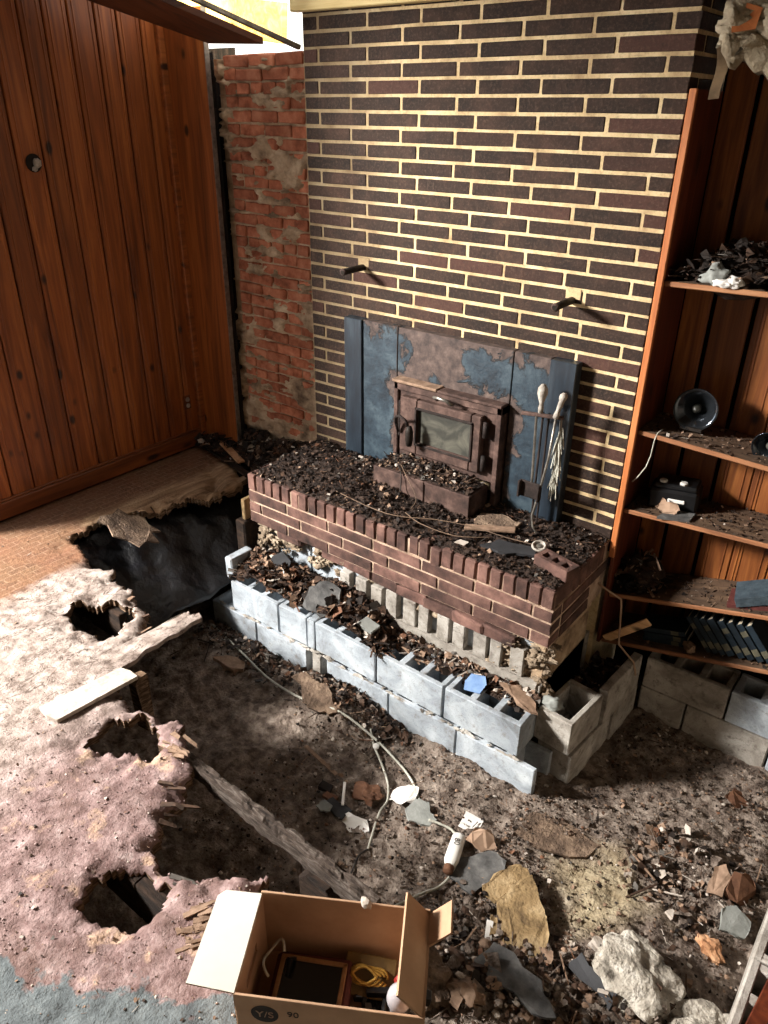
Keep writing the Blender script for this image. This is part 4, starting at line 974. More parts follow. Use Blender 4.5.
one('floor_crumbs', mb, LITTER+[MAT['pink_crumb']], 'crumbs and flakes scattered over the pink rotten floor', 'debris', (1.2, -2.4, 0), kind='stuff')

# ================================================================== DIRT GROUND
dx_ = np.concatenate([np.arange(-1.24, -.4, .08), np.arange(-.4, 3.25, .0125), np.arange(3.3, 4.4, .15)]); dy_ = np.concatenate([np.arange(-5.19, -2.35, .2), np.arange(-2.3, .3, .0125), [.35, .45, .6]])
DX, DY = np.meshgrid(dx_, dy_); DZ = np.zeros(DX.shape)
def dirt_h(x, yv):
    z = -.70+.035*fbm(x, yv, .5, 2.4, 4)+.018*fbm(x, yv, 4.5, 12, 4)+.008*fbm(x, yv, 8.5, 40, 3)
    z += .10*math.exp(-((x-.93)/.22)**2-((yv+.9)/.16)**2)          # soil heaped against the bottom row
    z += .05*math.exp(-((x-.2)/.5)**2-((yv+.95)/.12)**2)
    z += .12*math.exp(-((x-2.3)/.4)**2-((yv+1.75)/.22)**2)
    z += .09*math.exp(-((x-2.85)/.3)**2-((yv+1.4)/.2)**2)
    return z
for j in range(DX.shape[0]):
    for i in range(DX.shape[1]): DZ[j, i] = dirt_h(DX[j, i], DY[j, i])
gb = MB(); hh, ww = DX.shape
gb.v = list(zip(DX.ravel().tolist(), DY.ravel().tolist(), DZ.ravel().tolist()))
gb.f = [[j*ww+i, j*ww+i+1, (j+1)*ww+i+1, (j+1)*ww+i] for j in range(hh-1) for i in range(ww-1)]; gb.m = [0]*len(gb.f)
tag(mesh_obj('ground', gb, MAT['dirt'], smooth=True), kind='structure')
def fd():
    r = random.random()
    if r < .45: x, yv = random.uniform(2.0, 3.04), random.uniform(-1.75, .05)
    elif r < .8: x, yv = random.uniform(.9, 2.6), random.uniform(-1.95, -.8)
    else: x, yv = random.uniform(-.1, 1.3), -.8-abs(random.gauss(0, .11))
    if 1.93 < x < 2.2 and yv > -.65: return None
    if x < 2 and yv > -.8: return None
    if abs(x-2.48)+abs(yv+1.02)*1.3 < .3 and random.random() < .75: return None
    return (x, yv, dirt_h(x, yv)+random.uniform(0, .012))
mb = litter(12000, fd, .004, .016, (4, 5, 3.6, .4, 1.3, .5, 8), None, .55, .5)
one('ground_litter', mb, GL, 'leaf litter, clods and wood chips strewn over the dirt', 'debris', (2, -1.2, -.7), kind='stuff')
def fq():
    x = random.gauss(2.55, .4); yv = random.gauss(-1.62, .14)
    if not (2.0 < x < 3.04 and yv > -2.1): return None
    return (x, yv, dirt_h(x, yv)+random.uniform(0, .04))
def ffoot():
    x = random.uniform(-.15, 1.35); yv = -.80-abs(random.gauss(0, .10))
    return (x, yv, dirt_h(x, yv)+random.uniform(0, .02))
mb = litter(1100, ffoot, .010, .034, (5, 5, 1.6, .6, .5, .6, 3), None, .12, .6)
one('foot_litter', mb, GL, 'dead leaves and twigs banked along the foot of the block wall', 'debris', (.6, -.9, -.7), kind='stuff')
mb = litter(1500, fq, .012, .04, (2, 5, 4, .5, .9, .8, 6), None, .45, .6)
def fq2():
    x = random.uniform(2.5, 3.0); yv = random.uniform(-1.0, -.55)
    return (x, yv, dirt_h(x, yv)+random.uniform(0, .02))
litter(260, fq2, .014, .04, (2, 4, 3, .6, 1.0, 1.0, 4), mb, .25, .6)
one('wood_rubble', mb, GL, 'coarse wood chips and rubble heaped at the bottom of the pit', 'debris', (2.5, -1.6, -.7), kind='stuff')

# ================================================================== DEBRIS HEAPS
def heap(name, label, x0, x1, y0, y1, hf, n, smin, smax, wts, step=.012, base=0.0, tilt=.6, mask=None):
    xs = np.arange(x0, x1+step/2, step); ys = np.arange(y0, y1+step/2, step); mb = MB(); vv = []
    for yv in ys:
        for x in xs: vv.append((x, yv, base+hf(x, yv)))
    w_ = len(xs); msk = mask or (lambda x, yv: True); mb.add(vv, [(j*w_+i, j*w_+i+1, (j+1)*w_+i+1, (j+1)*w_+i) for j in range(len(ys)-1) for i in range(w_-1) if msk(xs[i], ys[j])], 6)
    def f():
        x, yv = random.uniform(x0, x1), random.uniform(y0, y1)
        if not msk(x, yv): return None
        return (x, yv, base+hf(x, yv)+random.uniform(0, .012))
    litter(n, f, smin, smax, wts, mb, .12, tilt)
    return one(name, mb, LITTER, label, 'debris', ((x0+x1)/2, (y0+y1)/2, base), kind='stuff')
def hh_(x, yv):
    e = min(x-.0, 1.93-x, yv+.585, 9); k = min(1, max(0, e/.07))
    a = .012+.018*fbm(x, yv, 2, 9, 4)+.035*math.exp(-((x-.45)/.4)**2-((yv+.28)/.2)**2)+.03*math.exp(-((yv+.08)/.1)**2)
    if x > 1.15: a *= .55
    return max(-.004, a*k-.004*(1-k))
heap('hearth_debris', 'dark leaf litter and sooty dirt heaped over the hearth top', .02, 1.92, -.57, -.01, hh_, 7000, .005, .02, (6, 4, .8, .25, .16, .1, 6), base=.295)
def hl(x, yv): return .006+.03*math.exp(-((x-.93)/.24)**2)*math.exp(-((yv+.13)/.06)**2)+.008*fbm(x, yv, 4, 12, 3)
heap('ledge_debris', 'pale flecked debris lying on the stove ash ledge', .68, 1.265, -.255, -.10, hl, 900, .006, .02, (5, 4, 2.2, .5, .8, .3, 3), base=.425)
def hb_(x, yv):
    k = min(1, max(0, (x+.02)/.05))*min(1, max(0, (1.12-x)/.15))
    return -.01+k*(.05+.05*math.exp(-((x-.2)/.25)**2)+.05*math.exp(-((x-.75)/.16)**2)+.03*fbm(x, yv, 5, 8, 4)+.14*max(0, min(1, (yv+.75)/.2))*.5)
heap('block_top_leaves', 'brown dead leaves heaped on the blocks before the hearth', -.01, 1.13, -.765, -.555, hb_, 1700, .014, .045, (3.5, 4.5, 2.6, .9, .5, .3, 1.5), base=-.335, tilt=.7)
def hr_(x, yv): return .004+.012*fbm(x, yv, 5, 12, 3)
heap('mortar_crumbs', 'mortar crumbs and leaves between the blocks and the hearth', 1.12, 1.92, -.66, -.56, lambda x, yv: -.02+.05*max(0, (yv+.66)/.1)+.02*fbm(x, yv, 5, 14, 3), 420, .012, .035, (2, 3, 3, .8, 2, .8, 1), base=-.335)
def hc_(x, yv):
    return .02+.2*max(0, min(1, (yv+.12)/.25))+.03*fbm(x, yv, 6, 6, 4)+.05*math.exp(-((x+.15)/.2)**2)*max(0, min(1, (yv+.2)/.2))
heap('corner_debris', 'dark rubbish piled in the corner between pine wall and chimney', -1.04, -.005, -.11, .075, hc_, 1500, .012, .05, (6, 4, 1.2, .5, .4, .2, 3), base=.0, mask=lambda x, yv: x > -.71 or yv < -.03)
m = MB(); m.bar((-1.0, -.06, .015), (-.42, -.20, .012), .045, .02, .003); one('fallen_moulding', m, MAT['dark_joist'], 'fallen brown moulding strip lying from the corner to the hearth', 'moulding', (-.7, -.12, 0))
m = MB(); m.bar((-.98, .0, .10), (-.55, -.14, .05), .05, .012, .002); one('fallen_batten', m, MAT['orange_wood'], 'rust brown batten lying on the corner rubbish', 'batten', (-.75, -.07, .05))
# side pit fill right of the hearth
heap('side_bay_rubbish', 'dark rubbish filling the narrow bay right of the hearth', 1.94, 2.10, -.33, .05, lambda x, yv: .03*fbm(x, yv, 6, 8, 4), 420, .012, .04, (6, 4, 1, .5, .4, .3, 3), base=-.44)

# twigs and wires on the hearth
def wire(name, pts, r, mat, label, cat='wire', n=6):
    P_ = [Vector(p) for p in pts]; out = []
    for i in range(len(P_)-1):
        p0, p1, p2, p3 = P_[max(i-1, 0)], P_[i], P_[i+1], P_[min(i+2, len(P_)-1)]
        for k in range(6):
            t = k/6; out.append(.5*((2*p1)+(p2-p0)*t+(2*p0-5*p1+4*p2-p3)*t*t+(3*p1-p0-3*p2+p3)*t**3))
    out.append(P_[-1]); m = MB(); m.tube(out, r, n); c = sum(P_, Vector())/len(P_)
    return one(name, m, MAT[mat], label, cat, (c.x, c.y, min(p.z for p in P_)), smooth=True)
wire('thin_wire', [(.55, -.47, .32), (.95, -.52, .33), (1.2, -.42, .335), (1.38, -.37, .335), (1.55, -.36, .335), (1.72, -.33, .335)], .0025, 'wire_tan', 'long thin pale wire trailing across the hearth top')
wire('thin_wire', [(1.02, -.45, .33), (1.15, -.50, .332), (1.35, -.5, .335), (1.5, -.4, .335)], .0022, 'wire_tan', 'short curved wire crossing the long one on the hearth')
wire('thin_wire', [(.80, -.2, .45), (.9, -.28, .43), (1.0, -.33, .36), (1.02, -.4, .33)], .0022, 'wire_tan', 'pale wire hanging over the stove ash ledge')
wire('thin_wire', [(.72, -.15, .46), (.78, -.2, .445), (.86, -.275, .43), (.87, -.29, .36), (.88, -.32, .33)], .003, 'dark_cable', 'dark wire drooping over the left end of the ash ledge')
# loose cored brick
t = thing('loose_brick', 'loose cored brick lying on the right end of the hearth', 'brick', (1.85, -.435, .305), (0, 0, -.25), base=False)
bm_ = MB(); bl, bw_, bh = .19, .09, .057
bm_.box(-bl/2, bl/2, -bw_/2, -bw_/2+.025, 0, bh, .003); bm_.box(-bl/2, bl/2, bw_/2-.025, bw_/2, 0, bh, .003)
for k in range(4):
    xx = -bl/2+.0125+(bl-.025)*k/3; bm_.box(xx-.0135, xx+.0135, -bw_/2+.01, bw_/2-.01, .0, bh-.0005, .002)
mesh_obj('brick_body', bm_, MAT['hearth_brick'], t)
m = MB(); m.box(-bl/2+.01, bl/2-.01, -bw_/2+.02, bw_/2-.02, .004, .03); mesh_obj('core_dirt', m, MAT['soil'], t)
t = thing('round_cap', 'small white round cap lying beside the loose brick', 'cap', (1.71, -.33, .325))
m = MB(); m.lathe([(.0, 0), (.034, 0), (.036, .012), (.03, .02), (.026, .018), (.024, .008), (0, .008)], (1.71, -.33, .325), Euler((.35, .1, 0)).to_matrix(), 22); mesh_obj('cap_body', m, MAT['white_handle'], t, smooth=True)
m = MB(); m.lathe([(0, 0), (.013, 0), (.012, .006), (0, .007)], (1.71, -.331, .333), Euler((.35, .1, 0)).to_matrix(), 14); mesh_obj('cap_centre', m, MAT['chrome_grey'], t)
m = MB(); m.prism(rag([(-.13, -.03), (.0, -.06), (.13, -.03), (.12, .04), (-.06, .05)], 3, .08), 0, .012, (1.6, -.42, .318), Euler((.02, .03, .3)).to_matrix(), 0, .002); one('slate_slab', m, MAT['slate_dark'], 'dark flat slab lying near the right end of the hearth', 'slab', (1.6, -.42, .31))
m = MB(); m.prism(rag([(-.1, -.05), (.08, -.06), (.12, .02), (.0, .07), (-.1, .04)], 3, .08), 0, .014, (1.42, -.22, .31), Euler((.05, -.05, .2)).to_matrix(), 0, .003); one('stone_slab', m, MAT['brown_rock'], 'pale grey stone slab beside the ash ledge on the hearth', 'slab', (1.42, -.22, .3))
m = MB(); m.bar((1.33, -.38, .325), (1.55, -.27, .335), .045, .012, .002); one('flat_stick', m, MAT['leaf_tan'], 'flat tan stick lying on the hearth by the wires', 'stick', (1.44, -.32, .32))
m = MB(); m.prism([(-.03, -.015), (.02, -.02), (.035, .01), (-.01, .02)], 0, .004, (1.4, -.52, .325), Euler((.2, .1, .3)).to_matrix(), 0, .004); one('bone_flake', m, MAT['leaf_pale'], 'small pale flake at the hearth rim', 'flake', (1.4, -.52, .32))
m = MB(); m.prism([(-.03, -.02), (.03, -.015), (.035, .015), (-.02, .02)], 0, .006, (.46, -.12, .35), Euler((.3, .2, .3)).to_matrix(), 0, .003); one('pale_flake', m, MAT['leaf_pale'], 'pale flake under the left steel wing', 'flake', (.46, -.12, .34))
# pieces on the blocks
m = MB(); m.prism([(-.06, -.07), (.05, -.06), (.065, .04), (.0, .08), (-.06, .03)], 0, .012, (.27, -.62, -.19), Euler((1.2, .1, .25)).to_matrix(), 0, .003); one('slate_piece', m, MAT['slate_dark'], 'dark slate leaning on the hearth face above the leaves', 'slate', (.27, -.62, -.25))
m = MB(); m.prism(rag([(-.1, -.07), (.02, -.1), (.1, -.02), (.07, .08), (-.03, .1), (-.1, .04)], 3, .1), 0, .03, (.68, -.70, -.22), Euler((.75, .1, .3)).to_matrix(), 0, .008); one('stone_piece', m, MAT['slate'], 'large grey stone flake on the leaves, middle of the block row', 'stone', (.68, -.7, -.27))
m = MB(); m.prism([(-.05, -.03), (.04, -.04), (.06, .02), (-.03, .035)], 0, .02, (.98, -.70, -.25), Euler((.2, .2, .2)).to_matrix(), 0, .004); one('stone_piece', m, MAT['grey_shard'], 'small grey stone on the leaves beside the open cores', 'stone', (.98, -.7, -.27))
m = MB(); m.prism([(-.05, -.04), (.03, -.05), (.055, .0), (.04, .045), (-.03, .05), (-.055, .01)], 0, .004, (1.62, -.665, -.318), Euler((.35, -.15, .3)).to_matrix(), 0, .006); one('blue_scrap', m, MAT['blue_scrap'], 'blue torn scrap stuck in the core of a block', 'scrap', (1.62, -.66, -.335))
m = MB(); m.prism(rag([(-.12, -.02), (.02, -.045), (.12, -.01), (.06, .03), (-.06, .03)], 3, .1), 0, .014, (1.84, -.62, -.315), Euler((.1, .1, -.25)).to_matrix(), 0, .006); one('wood_chunk', m, MAT['leaf_tan'], 'curved tan wood chunk at the hearth corner on the blocks', 'wood', (1.84, -.62, -.335))
m = MB(); m.lump((1.985, -.56, -.315), (.045, .04, .028), 3, .3, 0, .6); one('rubble_stone', m, MAT['grey_shard'], 'grey rubble lump on the broken side return block', 'stone', (1.985, -.56, -.335), smooth=True)

# ================================================================== CRAWL SPACE UNDER THE HOLE
mb = MB(); n1, n2 = 40, 40; vv = []
for j in range(n2+1):
    for i in range(n1+1):
        u, v = i/n1, j/n2
        x = -.72+.62*u; yv = -1.35+1.15*v
        z = -.06-.42*(u**1.3)+.05*fbm(x, yv, 2, 4, 4)+.03*abs(math.sin(7*yv+3*x))
        vv.append((x, yv, z))
mb.add(vv, [(j*(n1+1)+i, j*(n1+1)+i+1, (j+1)*(n1+1)+i+1, (j+1)*(n1+1)+i) for j in range(n2) for i in range(n1)])
o = one('plastic_sheet', mb, MAT['black_plastic'], 'black plastic vapour sheet sagging in the hole beside the hearth', 'plastic sheet', (-.4, -.8, -.5), smooth=True); o.modifiers.new('thick', 'SOLIDIFY').thickness = .003
m = MB(); m.prism([(-.18, -.1), (-.15, -.16), (-.1, -.13), (-.02, -.17), (.05, -.12), (.13, -.12), (.11, -.04), (.15, .04), (.06, .06), (.08, .14), (.0, .12), (-.08, .17), (-.11, .08), (-.19, .06), (-.16, -.02)], 0, .01, (-.47, -1.05, -.04), Euler((-.25, .42, .2)).to_matrix(), 0, .008); one('plywood_flap', m, MAT['brown_rock'], 'torn brown plywood flap sagging into the hole', 'plywood', (-.42, -1.06, -.15))
m = MB(); m.box(-.10, -.07, -.56, -.12, -.045, .09, .004); one('rim_board', m, MAT['ochre'], 'brown rim board end beside the hearth left corner', 'board', (-.085, -.3, -.05))
m = MB(); m.box(-.14, -.06, -.585, -.1, -.74, -.05, .01); one('rim_pier', m, MAT['dark_joist'], 'dark pier in the shadow left of the hearth', 'pier', (-.1, -.3, -.74))

# ================================================================== THINGS ON THE DIRT
def gz(x, yv): return dirt_h(x, yv)
def on(x, yv, dz=.006): return (x, yv, gz(x, yv)+dz)
def pathw(name, xy, r, mat, label, dz=.012, cat='cable'): return wire(name, [on(x, yv, dz) for x, yv in xy], r, mat, label, cat, 7)
pathw('long_cable', [(-.15, -.84), (.213, -.933), (.5, -.99), (.773, -1.01), (1.02, -.99), (1.224, -.969), (1.40, -1.0), (1.498, -1.03), (1.577, -1.08), (1.66, -1.15)], .006, 'white_cable', 'white cable running along the blocks to the grey shard')
pathw('long_cable', [(1.19, -.94), (1.26, -1.0), (1.36, -1.06), (1.453, -1.134), (1.5, -1.2), (1.52, -1.28), (1.56, -1.38), (1.604, -1.472)], .0055, 'white_cable', 'pale cable forking off towards the white card')
pathw('dark_wire', [(1.604, -1.472), (1.6, -1.53), (1.622, -1.601), (1.64, -1.66)], .0045, 'dark_cable', 'dark wire end continuing the forked cable')
pathw('long_cable', [(1.74, -1.21), (1.79, -1.19), (1.85, -1.18), (1.91, -1.22), (1.954, -1.321), (1.95, -1.42), (1.918, -1.525), (1.88, -1.66)], .006, 'white_cable', 'white cable curving past the white bottle to the box', .02)
def flat(name, label, cat, mat, poly, x, yv, rot, th=.004, zn=.003, dz=.006):
    m = MB(); m.prism(rag(poly, 3, .02 if name in ('paper_tag', 'white_chip', 'wood_block') else .08), 0, th, on(x, yv, dz), Euler(rot).to_matrix(), 0, zn); return one(name, m, MAT[mat], label, cat, on(x, yv, 0))
flat('slate_shard', 'grey slate shard lying on the white cable', 'slate', 'grey_shard', [(-.075, -.03), (-.03, -.07), (.06, -.045), (.075, .0), (.03, .015), (.0, .06), (-.06, .04)], 1.69, -1.185, (.1, .05, .1), .016, .002, .018)
flat('white_card', 'crumpled white card beside the grey shard and cable', 'card', 'white_paper', [(-.07, -.03), (.0, -.05), (.06, -.02), (.07, .04), (.02, .05), (-.04, .035)], 1.55, -1.14, (.3, -.2, .4), .003, .008, .02)
flat('paper_tag', 'square white paper tag with dark marks near the bottle', 'tag', 'white_paper', [(-.045, -.04), (.04, -.045), (.048, .04), (-.04, .045)], 1.885, -1.085, (.15, .1, .2), .003, .002, .012)
m = MB(); p_ = on(1.885, -1.085, .018)
m.bar((p_[0]+.02, p_[1]-.02, p_[2]+.001), (p_[0]+.024, p_[1]+.02, p_[2]+.003), .003, .002); mesh_obj('ink_mark', m, MAT['ink'], bpy.data.objects['paper_tag'], None)
for v in bpy.data.objects['ink_mark'].data.vertices: v.co -= bpy.data.objects['paper_tag'].location
flat('folded_paper', 'folded tan and white paper next to the paper tag', 'paper', 'tan_paper', [(-.06, -.03), (.02, -.05), (.08, -.01), (.03, .05), (-.04, .03)], 1.975, -1.15, (.5, .3, .4), .003, .01, .025)
flat('slate_sheet', 'dark grey slate sheet under the ochre board', 'slate', 'slate', [(-.05, -.12), (.07, -.1), (.1, .05), (.04, .12), (-.04, .1), (-.09, -.02)], 2.04, -1.27, (.06, -.05, -.3), .01, .003, .008)
flat('pink_plaster', 'flat pinkish plaster slab in the dirt below the block corner', 'slab', 'brown_rock', [(-.17, -.05), (-.05, -.1), (.15, -.08), (.2, .0), (.08, .06), (-.1, .08)], 2.2, -.9, (.03, .02, .35), .012, .003, .006)
flat('white_peel', 'curled white bark piece beside the dark slate chips', 'bark', 'white_paper', [(-.08, -.015), (.0, -.05), (.09, -.01), (.06, .03), (-.03, .03)], 1.455, -1.40, (.5, .1, .25), .004, .012, .02)
flat('dark_shard', 'dark blue slate chip left of the curled bark', 'slate', 'slate_dark', [(-.07, -.02), (.05, -.04), (.07, .02), (-.04, .035)], 1.36, -1.40, (.1, .15, .2), .012, .003, .01)
flat('pale_shard', 'small rounded pale slate chip by the curled bark', 'slate', 'grey_shard', [(-.035, -.02), (.0, -.03), (.035, -.01), (.03, .02), (-.02, .028)], 1.325, -1.44, (.1, .05, .1), .008, .002, .02)
flat('wood_block', 'dark wooden cube scrap in the dirt near the white stick', 'wood', 'leaf_dark', [(-.03, -.02), (.03, -.02), (.03, .02), (-.03, .02)], 1.245, -1.345, (.05, .1, .2), .025, .001, .004)
flat('wood_block', 'red brown wood scrap in the dirt behind the slate chip', 'wood', 'leaf_rust', [(-.035, -.015), (.035, -.02), (.03, .02), (-.03, .015)], 1.30, -1.375, (.05, .1, .1), .02, .001, .004)
m = MB(); a_, b_ = on(1.30, -1.27, .02), on(1.38, -1.38, .03); m.bar(a_, b_, .013, .008, .002); one('white_stick', m, MAT['white_paper'], 'short white stick lying by the slate chips', 'stick', a_)
m = MB(); a_, b_ = on(1.0, -1.22, .012), on(1.24, -1.26, .012); m.bar(a_, b_, .02, .008, .002); one('thin_lath', m, MAT['leaf_tan'], 'thin tan lath half buried left of the slate chips', 'stick', a_)
m = MB(); m.lathe([(0, 0), (.016, 0), (.017, .005), (.014, .009), (0, .009)], on(1.275, -1.0, .016), Euler((.3, .2, 0)).to_matrix(), 16); one('white_disc', m, MAT['white_plastic'], 'small white disc lying where the cables cross', 'disc', on(1.275, -1.0, 0), smooth=True)
m = MB(); m.lump(on(1.41, -1.23, .01), (.06, .05, .02), 3, .5); one('rust_clod', m, MAT['leaf_rust'], 'rusty clod between the cable and the white stick', 'clod', on(1.41, -1.23, 0))
m = MB(); m.prism(rag([(-.1, -.02), (.02, -.045), (.1, -.02), (.08, .03), (-.05, .035)], 3, .12), 0, .025, on(.25, -1.04, .008), Euler((.1, .1, .25)).to_matrix(), 0, .008); one('bark_chunk', m, MAT['leaf_tan'], 'tan bark chunk in the shaded dirt by the left blocks', 'bark', on(.25, -1.04, 0))
m = MB(); m.prism(rag([(-.16, -.03), (.1, -.06), (.17, .0), (.08, .05), (-.12, .045)], 4, .14), 0, .025, on(.85, -.97, .03), Euler((.5, .2, -.1)).to_matrix(), 0, .008); one('bark_slab', m, MAT['brown_rock'], 'brown rotten wood slab leaning on the buried block', 'wood', on(.85, -.97, 0))
# white plastic bottle with printed digits
px_, py_ = 1.915, -1.265; dirv = Vector((.30, -.95, 0)).normalized(); c_ = Vector(on(px_, py_, .026))
bt_ = thing('plastic_bottle', 'white plastic bottle with dark digits lying in the dirt', 'bottle', tuple(c_), base=False)
ang_ = math.atan2(dirv.y, dirv.x); bt_.rotation_euler = (0, 0, ang_)
R = Euler((0, PI/2, 0)).to_matrix()
m = MB(); m.lathe([(0, -.085), (.024, -.083), (.03, -.07), (.032, 0), (.032, .05), (.025, .072), (.017, .08), (.017, .088), (0, .088)], (0, 0, 0), R, 20); m.v = [(a, b, c*.72) for a, b, c in m.v]; mesh_obj('bottle_body', m, MAT['white_plastic'], bt_, smooth=True)
m = MB(); m.lathe([(0, .083), (.022, .083), (.022, .108), (.019, .112), (0, .112)], (0, 0, 0), R, 18); mesh_obj('bottle_cap', m, MAT['leaf_rust'], bt_, smooth=True)
text_mesh('printed_digits', '80', .036, MAT['ink'], bt_, Matrix.Translation((-.03, 0, .0236)) @ Matrix.Rotation(0.15, 4, 'Z'))
# ochre crumbling board pieces
def ob(poly, x, yv, rot, dz, lab):
    m = MB(); m.prism(rag(poly, 3, .09), 0, .022, on(x, yv, dz), Euler(rot).to_matrix(), 0, .004); return one('crumbling_board', m, MAT['ochre'], lab, 'board', on(x, yv, 0))
ob([(-0.067, -0.048), (0.026, -0.179), (0.039, -0.15), (0.032, -0.108), (0.095, -0.133), (0.128, -0.08), (0.053, 0.098), (0.031, 0.124), (-0.085, 0.234), (-0.114, 0.187), (-0.143, 0.051)], 2.328, -1.425, (.04, -.03, 0), .035, 'large ochre crumbling board piece standing out in the pit')
ob([(-0.042, -0.099), (0.01, -0.108), (0.038, 0.017), (0.07, 0.071), (0.042, 0.096), (-0.006, 0.089), (-0.044, 0.016), (-0.067, -0.083)], 2.167, -1.26, (.04, -.03, 0), .04, 'small ochre piece cracked off the top of the crumbling board')
ob([(-.012, -.04), (.014, -.03), (.016, .03), (-.01, .04)], 2.225, -1.47, (.05, -.04, .5), .028, 'narrow ochre sliver at the lower left of the crumbling board')
flat('white_chip', 'narrow white chip beside the ochre board', 'chip', 'white_paper', [(-.045, -.012), (.04, -.014), (.045, .012), (-.04, .014)], 2.225, -1.50, (.1, .3, -1.1), .008, .001, .03)
flat('green_chip', 'pale greenish stone chip right of the ochre board', 'stone', 'leaf_pale', [(-.035, -.02), (.02, -.03), (.04, .0), (.02, .03), (-.025, .02)], 2.58, -1.30, (.2, .1, .1), .015, .004, .02)
m = MB(); m.lump(on(2.73, -1.36, .02), (.15, .12, .06), 4, .3, 0, .5, (0, 0, -.6)); one('concrete_chunk', m, MAT['concrete_rock'], 'big rough pale concrete chunk at the bottom right', 'concrete chunk', on(2.73, -1.36, -.02))
m = MB(); m.lump(on(2.96, -1.42, .0), (.15, .09, .045), 4, .35, 0, .5, (0, 0, .9)); one('concrete_chunk', m, MAT['concrete_rock'], 'flatter grey concrete chunk against the right edge blocks', 'concrete chunk', on(2.96, -1.42, -.03))
m = MB(); m.lump(on(2.14, -1.83, .03), (.12, .1, .07), 4, .35, 0, .5); one('dirt_rock', m, MAT['brown_rock'], 'brown dirt covered rock next to the cardboard box', 'rock', on(2.14, -1.83, -.02))
m = MB(); m.lump(on(2.30, -1.80, .02), (.06, .04, .035), 3, .35, 0, .5); one('dirt_rock', m, MAT['leaf_tan'], 'small tan rock right of the box rock', 'rock', on(2.3, -1.8, -.02))
flat('slate_sheet', 'long blue grey slate sheet below the ochre board', 'slate', 'slate', [(-.16, -.05), (.1, -.06), (.17, -.02), (.06, .05), (-.15, .05)], 2.43, -1.66, (.1, -.12, -.15), .012, .003, .05)
flat('slate_sheet', 'dark blue folded slate strip left of the concrete chunk', 'slate', 'slate_dark', [(-.1, -.03), (.1, -.035), (.09, .03), (-.09, .04)], 2.63, -1.46, (.5, -.15, -.35), .012, .003, .05)
m = MB(); m.lump(on(2.92, -1.02, .02), (.06, .035, .028), 3, .35, 0, .5, (0, 0, -.7)); one('wood_chunk', m, MAT['orange_wood'], 'orange rotten wood chunk near the right edge', 'wood', on(2.92, -1.02, 0))
flat('grey_flint', 'flat grey stone leaning near the right edge blocks', 'stone', 'grey_shard', [(-.05, -.05), (.04, -.05), (.06, .02), (.0, .06), (-.05, .03)], 2.955, -.86, (.35, .1, .3), .018, .004, .02)
flat('brown_leaf', 'large curled brown leaf standing near the right edge', 'leaf', 'leaf_rust', [(-.05, -.05), (.03, -.07), (.07, .0), (.03, .06), (-.04, .05)], 2.93, -.72, (.9, .4, .5), .003, .012, .05)
flat('tan_leaf', 'tan splintered bark piece beside the curled brown leaf', 'bark', 'leaf_tan', [(-.03, -.07), (.03, -.06), (.035, .03), (.0, .07), (-.035, .04)], 2.86, -.74, (.5, -.2, -.1), .008, .006, .04)
flat('dry_leaf', 'dry leaf lying in the dark bay below the shelves', 'leaf', 'leaf_rust', [(-.07, -.02), (-.01, -.05), (.03, -.02), (.08, .0), (.02, .03), (-.03, .05)], 2.8, -.22, (.2, .3, .3), .002, .01, .02)

# ================================================================== CARDBOARD BOX
BX, BY = .455, .262; bh_ = .25; th = .006
bang = math.atan2(.236, .388)
box = thing('cardboard_box', 'open brown cardboard box with a brightly lit flap, full of odds and ends', 'box', (2.205, -2.34, .012), (0, 0, bang), base=False)
def Bp(name, mb, mat, par=box, smooth=False): return mesh_obj(name, mb, [MAT[q] for q in mat] if isinstance(mat, tuple) else MAT[mat], par, None, smooth)
m = MB(); m.box(-BX/2, BX/2, -BY/2, BY/2, 0, th); Bp('bottom', m, 'cardboard_in')
m = MB(); m.box(-BX/2, BX/2, -BY/2-th/2, -BY/2+th/2, 0, bh_, .001); front = Bp('front_wall', m, 'cardboard')
m = MB(); m.box(-BX/2, BX/2, BY/2-th/2, BY/2+th/2, 0, bh_+.012, .001); back = Bp('back_wall', m, 'cardboard')
# left wall with a hand hole
m = MB(); h0, h1, g0, g1 = .135, .175, -.055, .045
m.box(-BX/2-th/2, -BX/2+th/2, -BY/2, g0, 0, bh_); m.box(-BX/2-th/2, -BX/2+th/2, g1, BY/2, 0, bh_); m.box(-BX/2-th/2, -BX/2+th/2, g0, g1, 0, h0); m.box(-BX/2-th/2, -BX/2+th/2, g0, g1, h1, bh_)
lw_ = Bp('left_wall', m, 'cardboard')
m = MB(); m.box(-BX/2-th, -BX/2-th/2, g0-.005, g1+.005, h0-.005, h1+.005); Bp('hand_hole_tab', m, 'tan_paper', lw_)
m = MB(); m.box(BX/2-th/2, BX/2+th/2, -BY/2, BY/2, 0, bh_); Bp('right_wall', m, 'cardboard')
